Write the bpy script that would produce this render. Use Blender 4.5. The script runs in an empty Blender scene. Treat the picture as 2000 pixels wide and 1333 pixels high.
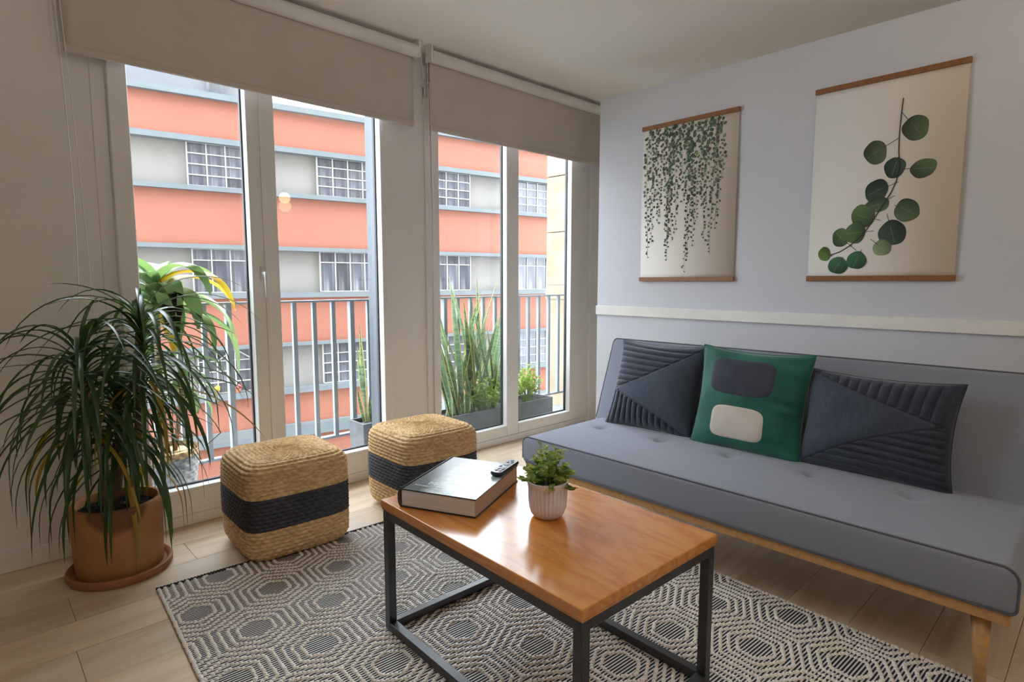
import bpy, math, random
import numpy as np
from mathutils import Vector, Matrix

SC = bpy.context.scene
COL = SC.collection
rnd = random.Random(7)
PI = math.pi
R = math.radians

# ------------------------------------------------------------------ camera
cam_d = bpy.data.cameras.new('camera')
cam_d.sensor_width = 36.0
cam_d.lens = 36.0 * 1138.0 / 2000.0
cam_d.clip_start = 0.05
cam_d.clip_end = 300
cam = bpy.data.objects.new('camera', cam_d)
cam.location = (0, 0, 1.10)
cam.rotation_euler = (R(90 - 5.895), 0, R(46.32 - 90))
COL.objects.link(cam)
SC.camera = cam

# ------------------------------------------------------------------ sky
world = bpy.data.worlds.new('sky')
SC.world = world
world.use_nodes = True
bg = world.node_tree.nodes['Background']
bg.inputs['Color'].default_value = (0.86, 0.92, 1.0, 1)
bg.inputs['Strength'].default_value = 9.0

# ------------------------------------------------------------------ sun
sun_d = bpy.data.lights.new('sun', 'SUN')
sun_d.energy = 9.0
sun_d.angle = R(2.5)
sun_d.color = (1.0, 0.93, 0.82)
sun = bpy.data.objects.new('sun', sun_d)
sun.rotation_euler = Vector((0.66, 0.10, 0.74)).to_track_quat('Z', 'Y').to_euler()
sun.location = (8, 6, 12)
COL.objects.link(sun)

# ------------------------------------------------------------------ exposure
vs = SC.view_settings
vs.view_transform = 'Standard'
vs.look = 'None'
vs.exposure = 0.48
vs.gamma = 1.0
vs.use_curve_mapping = False
SC.cycles.use_denoising = True
SC.cycles.max_bounces = 14
SC.cycles.diffuse_bounces = 8
SC.cycles.transparent_max_bounces = 16
SC.cycles.caustics_reflective = False
SC.cycles.caustics_refractive = False
SC.cycles.sample_clamp_indirect = 6.0

UPLIGHT_W = 58.0      # uplighter added behind the viewer to brighten the ceiling
PENDANT_W = 0.5

# ------------------------------------------------------------------ materials
MATS = {}


def nmat(name):
    m = bpy.data.materials.new(name)
    m.use_nodes = True
    nt = m.node_tree
    return m, nt, nt.nodes['Principled BSDF']


def N(nt, t, **kw):
    n = nt.nodes.new(t)
    for k, v in kw.items():
        setattr(n, k, v)
    return n


def ramp(nt, stops):
    n = nt.nodes.new('ShaderNodeValToRGB')
    el = n.color_ramp.elements
    while len(el) < len(stops):
        el.new(0.5)
    for e, (p, c) in zip(el, stops):
        e.position = p
        e.color = (*c, 1)
    return n


def coords(nt, scale=(1, 1, 1), kind='Object'):
    tc = nt.nodes.new('ShaderNodeTexCoord')
    mp = nt.nodes.new('ShaderNodeMapping')
    mp.inputs['Scale'].default_value = scale
    nt.links.new(tc.outputs[kind], mp.inputs['Vector'])
    return mp


def add_bump(nt, b, height, strength, dist=0.002):
    bp = nt.nodes.new('ShaderNodeBump')
    bp.inputs['Strength'].default_value = strength
    bp.inputs['Distance'].default_value = dist
    nt.links.new(height, bp.inputs['Height'])
    nt.links.new(bp.outputs['Normal'], b.inputs['Normal'])


def mat(name, c1, rough=0.5, c2=None, scale=8.0, stretch=(1, 1, 1), spec=0.5, metal=0.0, bump=0.0,
        bump_scale=None, bump_dist=0.002, sheen=0.0, coat=0.0, detail=4.0, lo=0.35, hi=0.65, trans=0.0):
    """principled material whose colour wanders between c1 and c2 by noise"""
    m, nt, b = nmat(name)
    b.inputs['Roughness'].default_value = rough
    b.inputs['Specular IOR Level'].default_value = spec
    b.inputs['Metallic'].default_value = metal
    if sheen:
        b.inputs['Sheen Weight'].default_value = sheen
        b.inputs['Sheen Roughness'].default_value = 0.4
    if coat:
        b.inputs['Coat Weight'].default_value = coat
        b.inputs['Coat Roughness'].default_value = 0.12
    if c2 is None:
        c2 = tuple(x * 0.93 for x in c1)
    mp = coords(nt, stretch)
    nz = N(nt, 'ShaderNodeTexNoise')
    nz.inputs['Scale'].default_value = scale
    nz.inputs['Detail'].default_value = detail
    nt.links.new(mp.outputs[0], nz.inputs['Vector'])
    rp = ramp(nt, [(lo, c1), (hi, c2)])
    nt.links.new(nz.outputs['Fac'], rp.inputs['Fac'])
    nt.links.new(rp.outputs['Color'], b.inputs['Base Color'])
    if bump:
        n2 = N(nt, 'ShaderNodeTexNoise')
        n2.inputs['Scale'].default_value = bump_scale or scale
        n2.inputs['Detail'].default_value = 3
        nt.links.new(mp.outputs[0], n2.inputs['Vector'])
        add_bump(nt, b, n2.outputs['Fac'], bump, bump_dist)
    if trans:
        # thin leaf: part of the light passes through
        out = nt.nodes['Material Output']
        tr = N(nt, 'ShaderNodeBsdfTranslucent')
        hs = N(nt, 'ShaderNodeHueSaturation')
        hs.inputs['Saturation'].default_value = 1.1
        hs.inputs['Value'].default_value = 1.5
        nt.links.new(rp.outputs['Color'], hs.inputs['Color'])
        nt.links.new(hs.outputs['Color'], tr.inputs['Color'])
        mx = N(nt, 'ShaderNodeMixShader')
        mx.inputs['Fac'].default_value = trans
        nt.links.new(b.outputs[0], mx.inputs[1])
        nt.links.new(tr.outputs[0], mx.inputs[2])
        nt.links.new(mx.outputs[0], out.inputs['Surface'])
    MATS[name] = m
    return m


mat('wall_paint', (0.80, 0.79, 0.78), 0.6, (0.77, 0.765, 0.76), 3, bump=0.05, bump_scale=180)
mat('partition_paint', (0.60, 0.615, 0.67), 0.55, (0.58, 0.595, 0.65), 2, bump=0.04, bump_scale=180)
mat('rail_paint', (0.80, 0.79, 0.76), 0.45)
mat('ceiling_paint', (0.88, 0.865, 0.83), 0.7, (0.86, 0.845, 0.81), 2)
mat('pvc_white', (0.80, 0.80, 0.80), 0.28, (0.77, 0.77, 0.77), 3)
mat('gasket', (0.035, 0.04, 0.05), 0.5)
mat('blind_fabric', (0.57, 0.515, 0.475), 0.85, (0.535, 0.485, 0.445), 4, bump=0.25, bump_scale=900, bump_dist=0.0005)
mat('blind_white', (0.74, 0.73, 0.72), 0.6)
mat('plastic_white', (0.78, 0.78, 0.77), 0.3)
mat('floor_base', (0.42, 0.33, 0.23), 0.6)
mat('sofa_fabric', (0.262, 0.28, 0.34), 0.92, (0.228, 0.245, 0.302), 260, bump=0.5, bump_scale=700, bump_dist=0.0008,
    sheen=0.25, spec=0.2, detail=6)
mat('sofa_piping', (0.12, 0.123, 0.14), 0.85, sheen=0.2, spec=0.2)
mat('beech', (0.60, 0.34, 0.13), 0.4, (0.50, 0.27, 0.10), 9, stretch=(6, 0.8, 6))
mat('frame_black', (0.022, 0.024, 0.03), 0.38, (0.03, 0.032, 0.038), 30, spec=0.6)
mat('navy_velvet', (0.040, 0.048, 0.074), 0.75, (0.030, 0.036, 0.058), 30, sheen=0.6, spec=0.25, bump=0.15, bump_scale=300)
mat('navy_smooth', (0.046, 0.060, 0.09), 0.65, (0.034, 0.044, 0.07), 120, stretch=(1, 1, 0.2), sheen=0.55, spec=0.3)
mat('green_velvet', (0.014, 0.130, 0.095), 0.6, (0.007, 0.080, 0.060), 7, sheen=0.7, spec=0.3)
mat('slate_patch', (0.055, 0.06, 0.085), 0.85, (0.045, 0.05, 0.072), 14, sheen=0.3, spec=0.2)
mat('cream_patch', (0.62, 0.57, 0.50), 0.85, (0.56, 0.51, 0.45), 10, spec=0.2)
mat('seagrass', (0.74, 0.51, 0.27), 0.75, (0.46, 0.28, 0.125), 45, stretch=(1, 1, 3), spec=0.25, detail=6)
mat('seagrass_black', (0.05, 0.054, 0.066), 0.5, (0.018, 0.02, 0.026), 60, stretch=(1, 1, 3), spec=0.35)
mat('rug_yarn', (0.86, 0.83, 0.79), 0.95, (0.79, 0.76, 0.72), 25, spec=0.1)
mat('rug_binding', (0.05, 0.053, 0.065), 0.95, (0.035, 0.037, 0.047), 90, spec=0.1)
mat('soil', (0.035, 0.026, 0.02), 0.95, (0.012, 0.009, 0.007), 60, bump=1.0, bump_scale=90, bump_dist=0.01)
mat('trunk', (0.30, 0.22, 0.14), 0.85, (0.18, 0.13, 0.08), 40, bump=0.6, bump_scale=70, bump_dist=0.004)
mat('dracaena_leaf', (0.030, 0.065, 0.018), 0.35, (0.055, 0.105, 0.028), 3, trans=0.22)
mat('dracaena_yellow', (0.45, 0.24, 0.03), 0.45, (0.22, 0.20, 0.03), 6, trans=0.25)
mat('corn_leaf', (0.085, 0.155, 0.06), 0.4, (0.15, 0.23, 0.085), 5, trans=0.28)
mat('corn_leaf_yellow', (0.45, 0.36, 0.05), 0.4, (0.40, 0.22, 0.03), 7, trans=0.28)
mat('shrub_leaf', (0.25, 0.38, 0.08), 0.5, (0.42, 0.55, 0.16), 25, trans=0.3)
mat('small_leaf', (0.33, 0.42, 0.10), 0.5, (0.52, 0.58, 0.20), 25, trans=0.38)
mat('small_leaf_dark', (0.15, 0.27, 0.08), 0.5, (0.26, 0.38, 0.12), 25, trans=0.3)
mat('pot_lilac', (0.78, 0.79, 0.97), 0.42, (0.76, 0.77, 0.95), 5)
mat('concrete_pot', (0.20, 0.21, 0.22), 0.8, (0.145, 0.152, 0.16), 12, bump=0.3, bump_scale=60)
mat('planter_grey', (0.16, 0.17, 0.18), 0.7, (0.12, 0.13, 0.135), 9)
mat('wicker_grey', (0.19, 0.205, 0.22), 0.8, (0.11, 0.12, 0.135), 50)
mat('wicker_tan', (0.34, 0.235, 0.125), 0.8, (0.24, 0.16, 0.08), 50)
mat('rail_metal', (0.24, 0.27, 0.30), 0.45, (0.22, 0.25, 0.28), 6)
mat('grey_cladding', (0.11, 0.13, 0.15), 0.6, (0.10, 0.12, 0.14), 3)
mat('balcony_floor', (0.30, 0.31, 0.32), 0.8, (0.22, 0.23, 0.24), 7)
mat('stone', (0.33, 0.28, 0.205), 0.85, (0.255, 0.20, 0.135), 4, bump=0.3, bump_scale=30, detail=8)
mat('stone_dark', (0.30, 0.27, 0.22), 0.9, (0.24, 0.21, 0.17), 5)
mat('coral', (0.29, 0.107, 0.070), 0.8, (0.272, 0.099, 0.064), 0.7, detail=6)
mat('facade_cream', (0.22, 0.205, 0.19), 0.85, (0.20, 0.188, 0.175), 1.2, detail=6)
mat('ledge_grey', (0.14, 0.16, 0.17), 0.8, (0.125, 0.145, 0.155), 3)
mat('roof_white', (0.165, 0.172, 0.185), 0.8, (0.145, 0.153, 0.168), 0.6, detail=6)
mat('muntin', (0.42, 0.41, 0.39), 0.5)
mat('block_render', (0.30, 0.29, 0.27), 0.85)
mat('asphalt', (0.17, 0.168, 0.165), 0.9)
mat('paper', (0.74, 0.71, 0.66), 0.75, (0.72, 0.69, 0.64), 3)
mat('teak', (0.28, 0.12, 0.042), 0.45, (0.22, 0.09, 0.03), 12, stretch=(8, 1, 8))
mat('book_pages', (0.80, 0.81, 0.86), 0.8, (0.64, 0.645, 0.69), 4, stretch=(1, 1, 260))
mat('book_fore', (0.55, 0.40, 0.32), 0.8, (0.42, 0.30, 0.24), 4, stretch=(1, 1, 260))
mat('remote_black', (0.03, 0.034, 0.045), 0.35)
mat('remote_face', (0.10, 0.115, 0.15), 0.25)
mat('button_grey', (0.30, 0.32, 0.38), 0.35)
mat('button_dark', (0.02, 0.022, 0.03), 0.4)
mat('button_red', (0.30, 0.05, 0.08), 0.4)
mat('print_white', (0.75, 0.78, 0.80), 0.4)
mat('saucer_clay', (0.36, 0.15, 0.075), 0.75, (0.30, 0.12, 0.06), 6, bump=0.1, bump_scale=60)
mat('flower_yellow', (0.75, 0.60, 0.05), 0.6)
mat('flower_red', (0.55, 0.12, 0.12), 0.6)
mat('dry_leaf', (0.45, 0.36, 0.18), 0.7, trans=0.3)
mat('lamp_metal', (0.10, 0.09, 0.08), 0.4)


def plank_material():
    m, nt, b = nmat('oak_plank')
    mp = coords(nt, (1.3, 13, 13))
    oi = N(nt, 'ShaderNodeObjectInfo')
    vm = N(nt, 'ShaderNodeVectorMath', operation='ADD')
    sc = N(nt, 'ShaderNodeVectorMath', operation='SCALE')
    cb = N(nt, 'ShaderNodeCombineXYZ')
    for i in range(3):
        nt.links.new(oi.outputs['Random'], cb.inputs[i])
    nt.links.new(cb.outputs[0], sc.inputs[0])
    sc.inputs['Scale'].default_value = 40
    nt.links.new(mp.outputs[0], vm.inputs[0])
    nt.links.new(sc.outputs[0], vm.inputs[1])
    nz = N(nt, 'ShaderNodeTexNoise')
    nz.inputs['Scale'].default_value = 1.4
    nz.inputs['Detail'].default_value = 7
    nz.inputs['Roughness'].default_value = 0.6
    nz.inputs['Distortion'].default_value = 0.6
    nt.links.new(vm.outputs[0], nz.inputs['Vector'])
    rp = ramp(nt, [(0.28, (0.54, 0.40, 0.26)), (0.5, (0.66, 0.53, 0.385)), (0.75, (0.71, 0.59, 0.45))])
    nt.links.new(nz.outputs['Fac'], rp.inputs['Fac'])
    hs = N(nt, 'ShaderNodeHueSaturation')
    mr = N(nt, 'ShaderNodeMapRange')
    mr.inputs['To Min'].default_value = 0.86
    mr.inputs['To Max'].default_value = 1.08
    nt.links.new(oi.outputs['Random'], mr.inputs['Value'])
    nt.links.new(mr.outputs[0], hs.inputs['Value'])
    nt.links.new(rp.outputs['Color'], hs.inputs['Color'])
    nt.links.new(hs.outputs['Color'], b.inputs['Base Color'])
    b.inputs['Roughness'].default_value = 0.42
    b.inputs['Specular IOR Level'].default_value = 0.4
    add_bump(nt, b, nz.outputs['Fac'], 0.12, 0.002)
    MATS['oak_plank'] = m


def table_material():
    m, nt, b = nmat('pine_amber')
    mp = coords(nt, (9, 1.5, 9))
    nz = N(nt, 'ShaderNodeTexNoise')
    nz.inputs['Scale'].default_value = 0.9
    nz.inputs['Detail'].default_value = 3
    nz.inputs['Distortion'].default_value = 1.2
    nt.links.new(mp.outputs[0], nz.inputs['Vector'])
    mm = N(nt, 'ShaderNodeMath', operation='MULTIPLY')
    mm.inputs[1].default_value = 7.0
    fr = N(nt, 'ShaderNodeMath', operation='FRACT')
    nt.links.new(nz.outputs['Fac'], mm.inputs[0])
    nt.links.new(mm.outputs[0], fr.inputs[0])
    rp = ramp(nt, [(0.0, (0.60, 0.225, 0.040)), (0.45, (0.68, 0.295, 0.062)), (0.88, (0.53, 0.185, 0.032)),
                   (1.0, (0.60, 0.225, 0.040))])
    nt.links.new(fr.outputs[0], rp.inputs['Fac'])
    nt.links.new(rp.outputs['Color'], b.inputs['Base Color'])
    b.inputs['Roughness'].default_value = 0.22
    b.inputs['Specular IOR Level'].default_value = 0.55
    b.inputs['Coat Weight'].default_value = 0.35
    b.inputs['Coat Roughness'].default_value = 0.16
    MATS['pine_amber'] = m


def terracotta_material():
    m, nt, b = nmat('terracotta')
    mp = coords(nt)
    nz = N(nt, 'ShaderNodeTexNoise')
    nz.inputs['Scale'].default_value = 9
    nz.inputs['Detail'].default_value = 6
    nt.links.new(mp.outputs[0], nz.inputs['Vector'])
    rp = ramp(nt, [(0.3, (0.38, 0.175, 0.07)), (0.7, (0.46, 0.23, 0.10))])
    nt.links.new(nz.outputs['Fac'], rp.inputs['Fac'])
    # an old water stain under the rim on one side
    vd = N(nt, 'ShaderNodeVectorMath', operation='DISTANCE')
    vd.inputs[1].default_value = (-0.025, -0.145, 0.275)
    nt.links.new(mp.outputs[0], vd.inputs[0])
    ad = N(nt, 'ShaderNodeMath', operation='MULTIPLY_ADD')
    ad.inputs[1].default_value = 0.03
    nt.links.new(nz.outputs['Fac'], ad.inputs[0])
    nt.links.new(vd.outputs['Value'], ad.inputs[2])
    st = ramp(nt, [(0.105, (1, 1, 1)), (0.125, (0, 0, 0))])
    nt.links.new(ad.outputs[0], st.inputs['Fac'])
    mx = N(nt, 'ShaderNodeMixRGB')
    mx.inputs['Color2'].default_value = (0.20, 0.085, 0.045, 1)
    nt.links.new(st.outputs['Color'], mx.inputs['Fac'])
    nt.links.new(rp.outputs['Color'], mx.inputs['Color1'])
    nt.links.new(mx.outputs['Color'], b.inputs['Base Color'])
    b.inputs['Roughness'].default_value = 0.7
    b.inputs['Specular IOR Level'].default_value = 0.3
    add_bump(nt, b, nz.outputs['Fac'], 0.15, 0.002)
    MATS['terracotta'] = m


def rug_base_material():
    m, nt, b = nmat('rug_ground')
    tc = N(nt, 'ShaderNodeTexCoord')
    sp = N(nt, 'ShaderNodeSeparateXYZ')
    nt.links.new(tc.outputs['Object'], sp.inputs[0])
    mm = N(nt, 'ShaderNodeMath', operation='MULTIPLY')
    mm.inputs[1].default_value = 2 * PI / 0.0098
    sn = N(nt, 'ShaderNodeMath', operation='SINE')
    nt.links.new(sp.outputs['Y'], mm.inputs[0])
    nt.links.new(mm.outputs[0], sn.inputs[0])
    mr = N(nt, 'ShaderNodeMapRange')
    mr.inputs['From Min'].default_value = -1
    nt.links.new(sn.outputs[0], mr.inputs['Value'])
    rp = ramp(nt, [(0.50, (0.026, 0.032, 0.048)), (0.64, (0.66, 0.635, 0.60))])
    nt.links.new(mr.outputs[0], rp.inputs['Fac'])
    nt.links.new(rp.outputs['Color'], b.inputs['Base Color'])
    b.inputs['Roughness'].default_value = 0.95
    b.inputs['Specular IOR Level'].default_value = 0.1
    add_bump(nt, b, mr.outputs[0], 0.6, 0.003)
    MATS['rug_ground'] = m


def snake_leaf_material(name, edge, c1, c2):
    m, nt, b = nmat(name)
    uv = N(nt, 'ShaderNodeUVMap')
    sp = N(nt, 'ShaderNodeSeparateXYZ')
    nt.links.new(uv.outputs[0], sp.inputs[0])
    mp = coords(nt, (8, 8, 45))
    nz = N(nt, 'ShaderNodeTexNoise')
    nz.inputs['Scale'].default_value = 1.5
    nt.links.new(mp.outputs[0], nz.inputs['Vector'])
    rp = ramp(nt, [(0.42, c1), (0.58, c2)])
    nt.links.new(nz.outputs['Fac'], rp.inputs['Fac'])
    sb = N(nt, 'ShaderNodeMath', operation='SUBTRACT')
    sb.inputs[1].default_value = 0.5
    ab = N(nt, 'ShaderNodeMath', operation='ABSOLUTE')
    nt.links.new(sp.outputs['X'], sb.inputs[0])
    nt.links.new(sb.outputs[0], ab.inputs[0])
    er = ramp(nt, [(0.36, (0, 0, 0)), (0.40, (1, 1, 1))])
    nt.links.new(ab.outputs[0], er.inputs['Fac'])
    mx = N(nt, 'ShaderNodeMixRGB')
    mx.inputs['Color2'].default_value = (*edge, 1)
    nt.links.new(er.outputs['Color'], mx.inputs['Fac'])
    nt.links.new(rp.outputs['Color'], mx.inputs['Color1'])
    nt.links.new(mx.outputs['Color'], b.inputs['Base Color'])
    b.inputs['Roughness'].default_value = 0.4
    out = nt.nodes['Material Output']
    tr = N(nt, 'ShaderNodeBsdfTranslucent')
    nt.links.new(mx.outputs['Color'], tr.inputs['Color'])
    ms = N(nt, 'ShaderNodeMixShader')
    ms.inputs['Fac'].default_value = 0.25
    nt.links.new(b.outputs[0], ms.inputs[1])
    nt.links.new(tr.outputs[0], ms.inputs[2])
    nt.links.new(ms.outputs[0], out.inputs['Surface'])
    MATS[name] = m


def glass_material():
    m = bpy.data.materials.new('clear_glass')
    m.use_nodes = True
    nt = m.node_tree
    nt.nodes.clear()
    out = N(nt, 'ShaderNodeOutputMaterial')
    tr = N(nt, 'ShaderNodeBsdfTransparent')
    tr.inputs['Color'].default_value = (0.97, 0.985, 0.98, 1)
    gl = N(nt, 'ShaderNodeBsdfGlossy')
    gl.inputs['Roughness'].default_value = 0.0
    lw = N(nt, 'ShaderNodeLayerWeight')       # Schlick: .04 head-on, rising at grazing angles
    lw.inputs['Blend'].default_value = 0.5
    pw = N(nt, 'ShaderNodeMath', operation='POWER')
    pw.inputs[1].default_value = 5.0
    fr = N(nt, 'ShaderNodeMath', operation='MULTIPLY_ADD')
    fr.inputs[1].default_value = 0.90
    fr.inputs[2].default_value = 0.035
    nt.links.new(lw.outputs['Facing'], pw.inputs[0])
    nt.links.new(pw.outputs[0], fr.inputs[0])
    mx = N(nt, 'ShaderNodeMixShader')
    nt.links.new(fr.outputs[0], mx.inputs['Fac'])
    nt.links.new(tr.outputs[0], mx.inputs[1])
    nt.links.new(gl.outputs[0], mx.inputs[2])
    nt.links.new(mx.outputs[0], out.inputs['Surface'])
    MATS['clear_glass'] = m


def pane_material():
    """far window panes: net curtain and dark room behind glass, one look per pane"""
    m, nt, b = nmat('curtained_pane')
    mp = coords(nt, (1, 1, 0.04), 'Object')
    oi = N(nt, 'ShaderNodeObjectInfo')
    nz = N(nt, 'ShaderNodeTexNoise')
    nz.inputs['Scale'].default_value = 5.5
    nz.inputs['Detail'].default_value = 3
    nt.links.new(mp.outputs[0], nz.inputs['Vector'])
    rp = ramp(nt, [(0.40, (0.045, 0.047, 0.062)), (0.50, (0.10, 0.102, 0.12)), (0.60, (0.27, 0.27, 0.285))])
    nt.links.new(nz.outputs['Fac'], rp.inputs['Fac'])
    hs = N(nt, 'ShaderNodeHueSaturation')
    mr = N(nt, 'ShaderNodeMapRange')
    mr.inputs['To Min'].default_value = 0.65
    mr.inputs['To Max'].default_value = 1.35
    nt.links.new(oi.outputs['Random'], mr.inputs['Value'])
    nt.links.new(mr.outputs[0], hs.inputs['Value'])
    nt.links.new(rp.outputs['Color'], hs.inputs['Color'])
    nt.links.new(hs.outputs['Color'], b.inputs['Base Color'])
    b.inputs['Roughness'].default_value = 0.12
    MATS['curtained_pane'] = m


def attr_material(name, rough=0.7):
    m, nt, b = nmat(name)
    at = N(nt, 'ShaderNodeAttribute')
    at.attribute_name = 'ink'
    nt.links.new(at.outputs['Color'], b.inputs['Base Color'])
    b.inputs['Roughness'].default_value = rough
    b.inputs['Specular IOR Level'].default_value = 0.2
    MATS[name] = m


def cover_material():
    """glossy dust jacket: dark left strip, pale misty photograph with darker streaks"""
    m, nt, b = nmat('book_jacket')
    tc = N(nt, 'ShaderNodeTexCoord')
    sp = N(nt, 'ShaderNodeSeparateXYZ')
    nt.links.new(tc.outputs['Object'], sp.inputs[0])
    mp = coords(nt, (9, 26, 1))
    nz = N(nt, 'ShaderNodeTexNoise')
    nz.inputs['Scale'].default_value = 1.6
    nz.inputs['Detail'].default_value = 8
    nz.inputs['Distortion'].default_value = 0.8
    nt.links.new(mp.outputs[0], nz.inputs['Vector'])
    rp = ramp(nt, [(0.3, (0.10, 0.17, 0.16)), (0.45, (0.30, 0.40, 0.40)), (0.62, (0.42, 0.50, 0.50))])
    nt.links.new(nz.outputs['Fac'], rp.inputs['Fac'])
    n2 = N(nt, 'ShaderNodeTexNoise')
    n2.inputs['Scale'].default_value = 14
    nt.links.new(tc.outputs['Object'], n2.inputs['Vector'])
    ma = N(nt, 'ShaderNodeMath', operation='MULTIPLY_ADD')
    ma.inputs[1].default_value = 0.05
    nt.links.new(n2.outputs['Fac'], ma.inputs[0])
    nt.links.new(sp.outputs['X'], ma.inputs[2])
    er = ramp(nt, [(0.085, (0, 0, 0)), (0.12, (1, 1, 1))])
    nt.links.new(ma.outputs[0], er.inputs['Fac'])
    mx = N(nt, 'ShaderNodeMixRGB')
    mx.inputs['Color1'].default_value = (0.028, 0.04, 0.045, 1)
    nt.links.new(er.outputs['Color'], mx.inputs['Fac'])
    nt.links.new(rp.outputs['Color'], mx.inputs['Color2'])
    nt.links.new(mx.outputs['Color'], b.inputs['Base Color'])
    b.inputs['Roughness'].default_value = 0.26
    b.inputs['Specular IOR Level'].default_value = 0.4
    MATS['book_jacket'] = m
    mat('book_board', (0.03, 0.036, 0.045), 0.3)


def emit_material(name, col, strength):
    m, nt, b = nmat(name)
    b.inputs['Base Color'].default_value = (0.8, 0.8, 0.8, 1)
    b.inputs['Emission Color'].default_value = (*col, 1)
    b.inputs['Emission Strength'].default_value = strength
    MATS[name] = m


plank_material(); table_material(); terracotta_material(); rug_base_material(); glass_material(); pane_material()
attr_material('leaf_ink'); cover_material()
snake_leaf_material('snake_leaf', (0.62, 0.55, 0.12), (0.045, 0.10, 0.045), (0.16, 0.24, 0.11))
snake_leaf_material('agave_leaf', (0.50, 0.55, 0.16), (0.16, 0.28, 0.19), (0.28, 0.42, 0.25))

# ------------------------------------------------------------------ builders


def tag(o, label=None, cat=None, group=None, kind=None):
    if label: o['label'] = label
    if cat: o['category'] = cat
    if group: o['group'] = group
    if kind: o['kind'] = kind
    return o


def empty(name, loc=(0, 0, 0), rz=0.0):
    o = bpy.data.objects.new(name, None)
    o.location = loc
    o.rotation_euler = (0, 0, rz)
    o.empty_display_size = 0.1
    COL.objects.link(o)
    return o


def mesh_from(name, verts, faces, material=None, smooth=False, angle=None):
    me = bpy.data.meshes.new(name)
    me.from_pydata([tuple(map(float, v)) for v in verts], [], [tuple(map(int, f)) for f in faces])
    me.update()
    if material:
        me.materials.append(MATS[material])
    if smooth:
        me.polygons.foreach_set('use_smooth', [True] * len(me.polygons))
    return me


def link(name, me, parent=None):
    o = bpy.data.objects.new(name, me)
    COL.objects.link(o)
    if parent:
        o.parent = parent
    return o


class MB:
    def __init__(s):
        s.v = []
        s.f = []

    def add(s, verts, faces):
        k = len(s.v)
        s.v.extend([tuple(v) for v in verts])
        s.f.extend([tuple(i + k for i in f) for f in faces])
        return s

    def box(s, x0, x1, y0, y1, z0, z1, M=None):
        v = [(x0, y0, z0), (x1, y0, z0), (x1, y1, z0), (x0, y1, z0), (x0, y0, z1), (x1, y0, z1), (x1, y1, z1), (x0, y1, z1)]
        if M is not None:
            v = [tuple(M @ Vector(p)) for p in v]
        return s.add(v, [(0, 3, 2, 1), (4, 5, 6, 7), (0, 1, 5, 4), (1, 2, 6, 5), (2, 3, 7, 6), (3, 0, 4, 7)])

    def tube(s, pts, r, n=8, closed=False, cap=True):
        pts = [Vector(p) for p in pts]
        m = len(pts)
        rr = r if hasattr(r, '__len__') else [r] * m
        k = len(s.v)
        up = Vector((0.31, 0.17, 0.93)).normalized()
        prev = None
        for i in range(m):
            a = pts[(i - 1) % m] if (closed or i > 0) else pts[i]
            b = pts[(i + 1) % m] if (closed or i < m - 1) else pts[i]
            d = (b - a).normalized()
            if prev is None:
                x = d.cross(up)
                if x.length < 1e-4:
                    x = d.cross(Vector((1, 0, 0)))
                x.normalize()
            else:
                x = (prev - d * prev.dot(d)).normalized()
            prev = x
            y = d.cross(x)
            for j in range(n):
                a2 = 2 * PI * j / n
                s.v.append(tuple(pts[i] + (x * math.cos(a2) + y * math.sin(a2)) * rr[i]))
        for i in range(m if closed else m - 1):
            i2 = (i + 1) % m
            for j in range(n):
                j2 = (j + 1) % n
                s.f.append((k + i * n + j, k + i * n + j2, k + i2 * n + j2, k + i2 * n + j))
        if cap and not closed:
            s.f.append(tuple(k + j for j in reversed(range(n))))
            s.f.append(tuple(k + (m - 1) * n + j for j in range(n)))
        return s

    def lathe(s, prof, n=48, c=(0, 0, 0), rfun=None):
        k = len(s.v)
        m = len(prof)
        for (r, z) in prof:
            for j in range(n):
                a = 2 * PI * j / n
                q = r * (rfun(a, z) if rfun else 1.0)
                s.v.append((c[0] + q * math.cos(a), c[1] + q * math.sin(a), c[2] + z))
        for i in range(m - 1):
            for j in range(n):
                j2 = (j + 1) % n
                s.f.append((k + i * n + j, k + i * n + j2, k + (i + 1) * n + j2, k + (i + 1) * n + j))
        s.f.append(tuple(k + j for j in reversed(range(n))))
        s.f.append(tuple(k + (m - 1) * n + j for j in range(n)))
        return s

    def build(s, name, material, parent=None, smooth=False, bevel=0.0, seg=2):
        o = link(name, mesh_from(name, s.v, s.f, material, smooth), parent)
        if bevel:
            md = o.modifiers.new('bevel', 'BEVEL')
            md.width = bevel
            md.segments = seg
            md.limit_method = 'ANGLE'
        return o


def box(name, x0, x1, y0, y1, z0, z1, material, parent=None, bevel=0.0):
    return MB().box(x0, x1, y0, y1, z0, z1).build(name, material, parent, bevel=bevel)


def smooth_by_angle(o, deg=40):
    o.data.polygons.foreach_set('use_smooth', [True] * len(o.data.polygons))
    try:
        o.data.set_sharp_from_angle(angle=R(deg))
    except Exception:
        pass
    return o


# ================================================================== THE ROOM
CEIL = 2.39
YW = 2.85        # inner face of the window wall
XP = 2.95        # face of the partition behind the sofa
PEND = 2.305     # free end of the partition
PTOP = 2.20

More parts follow.
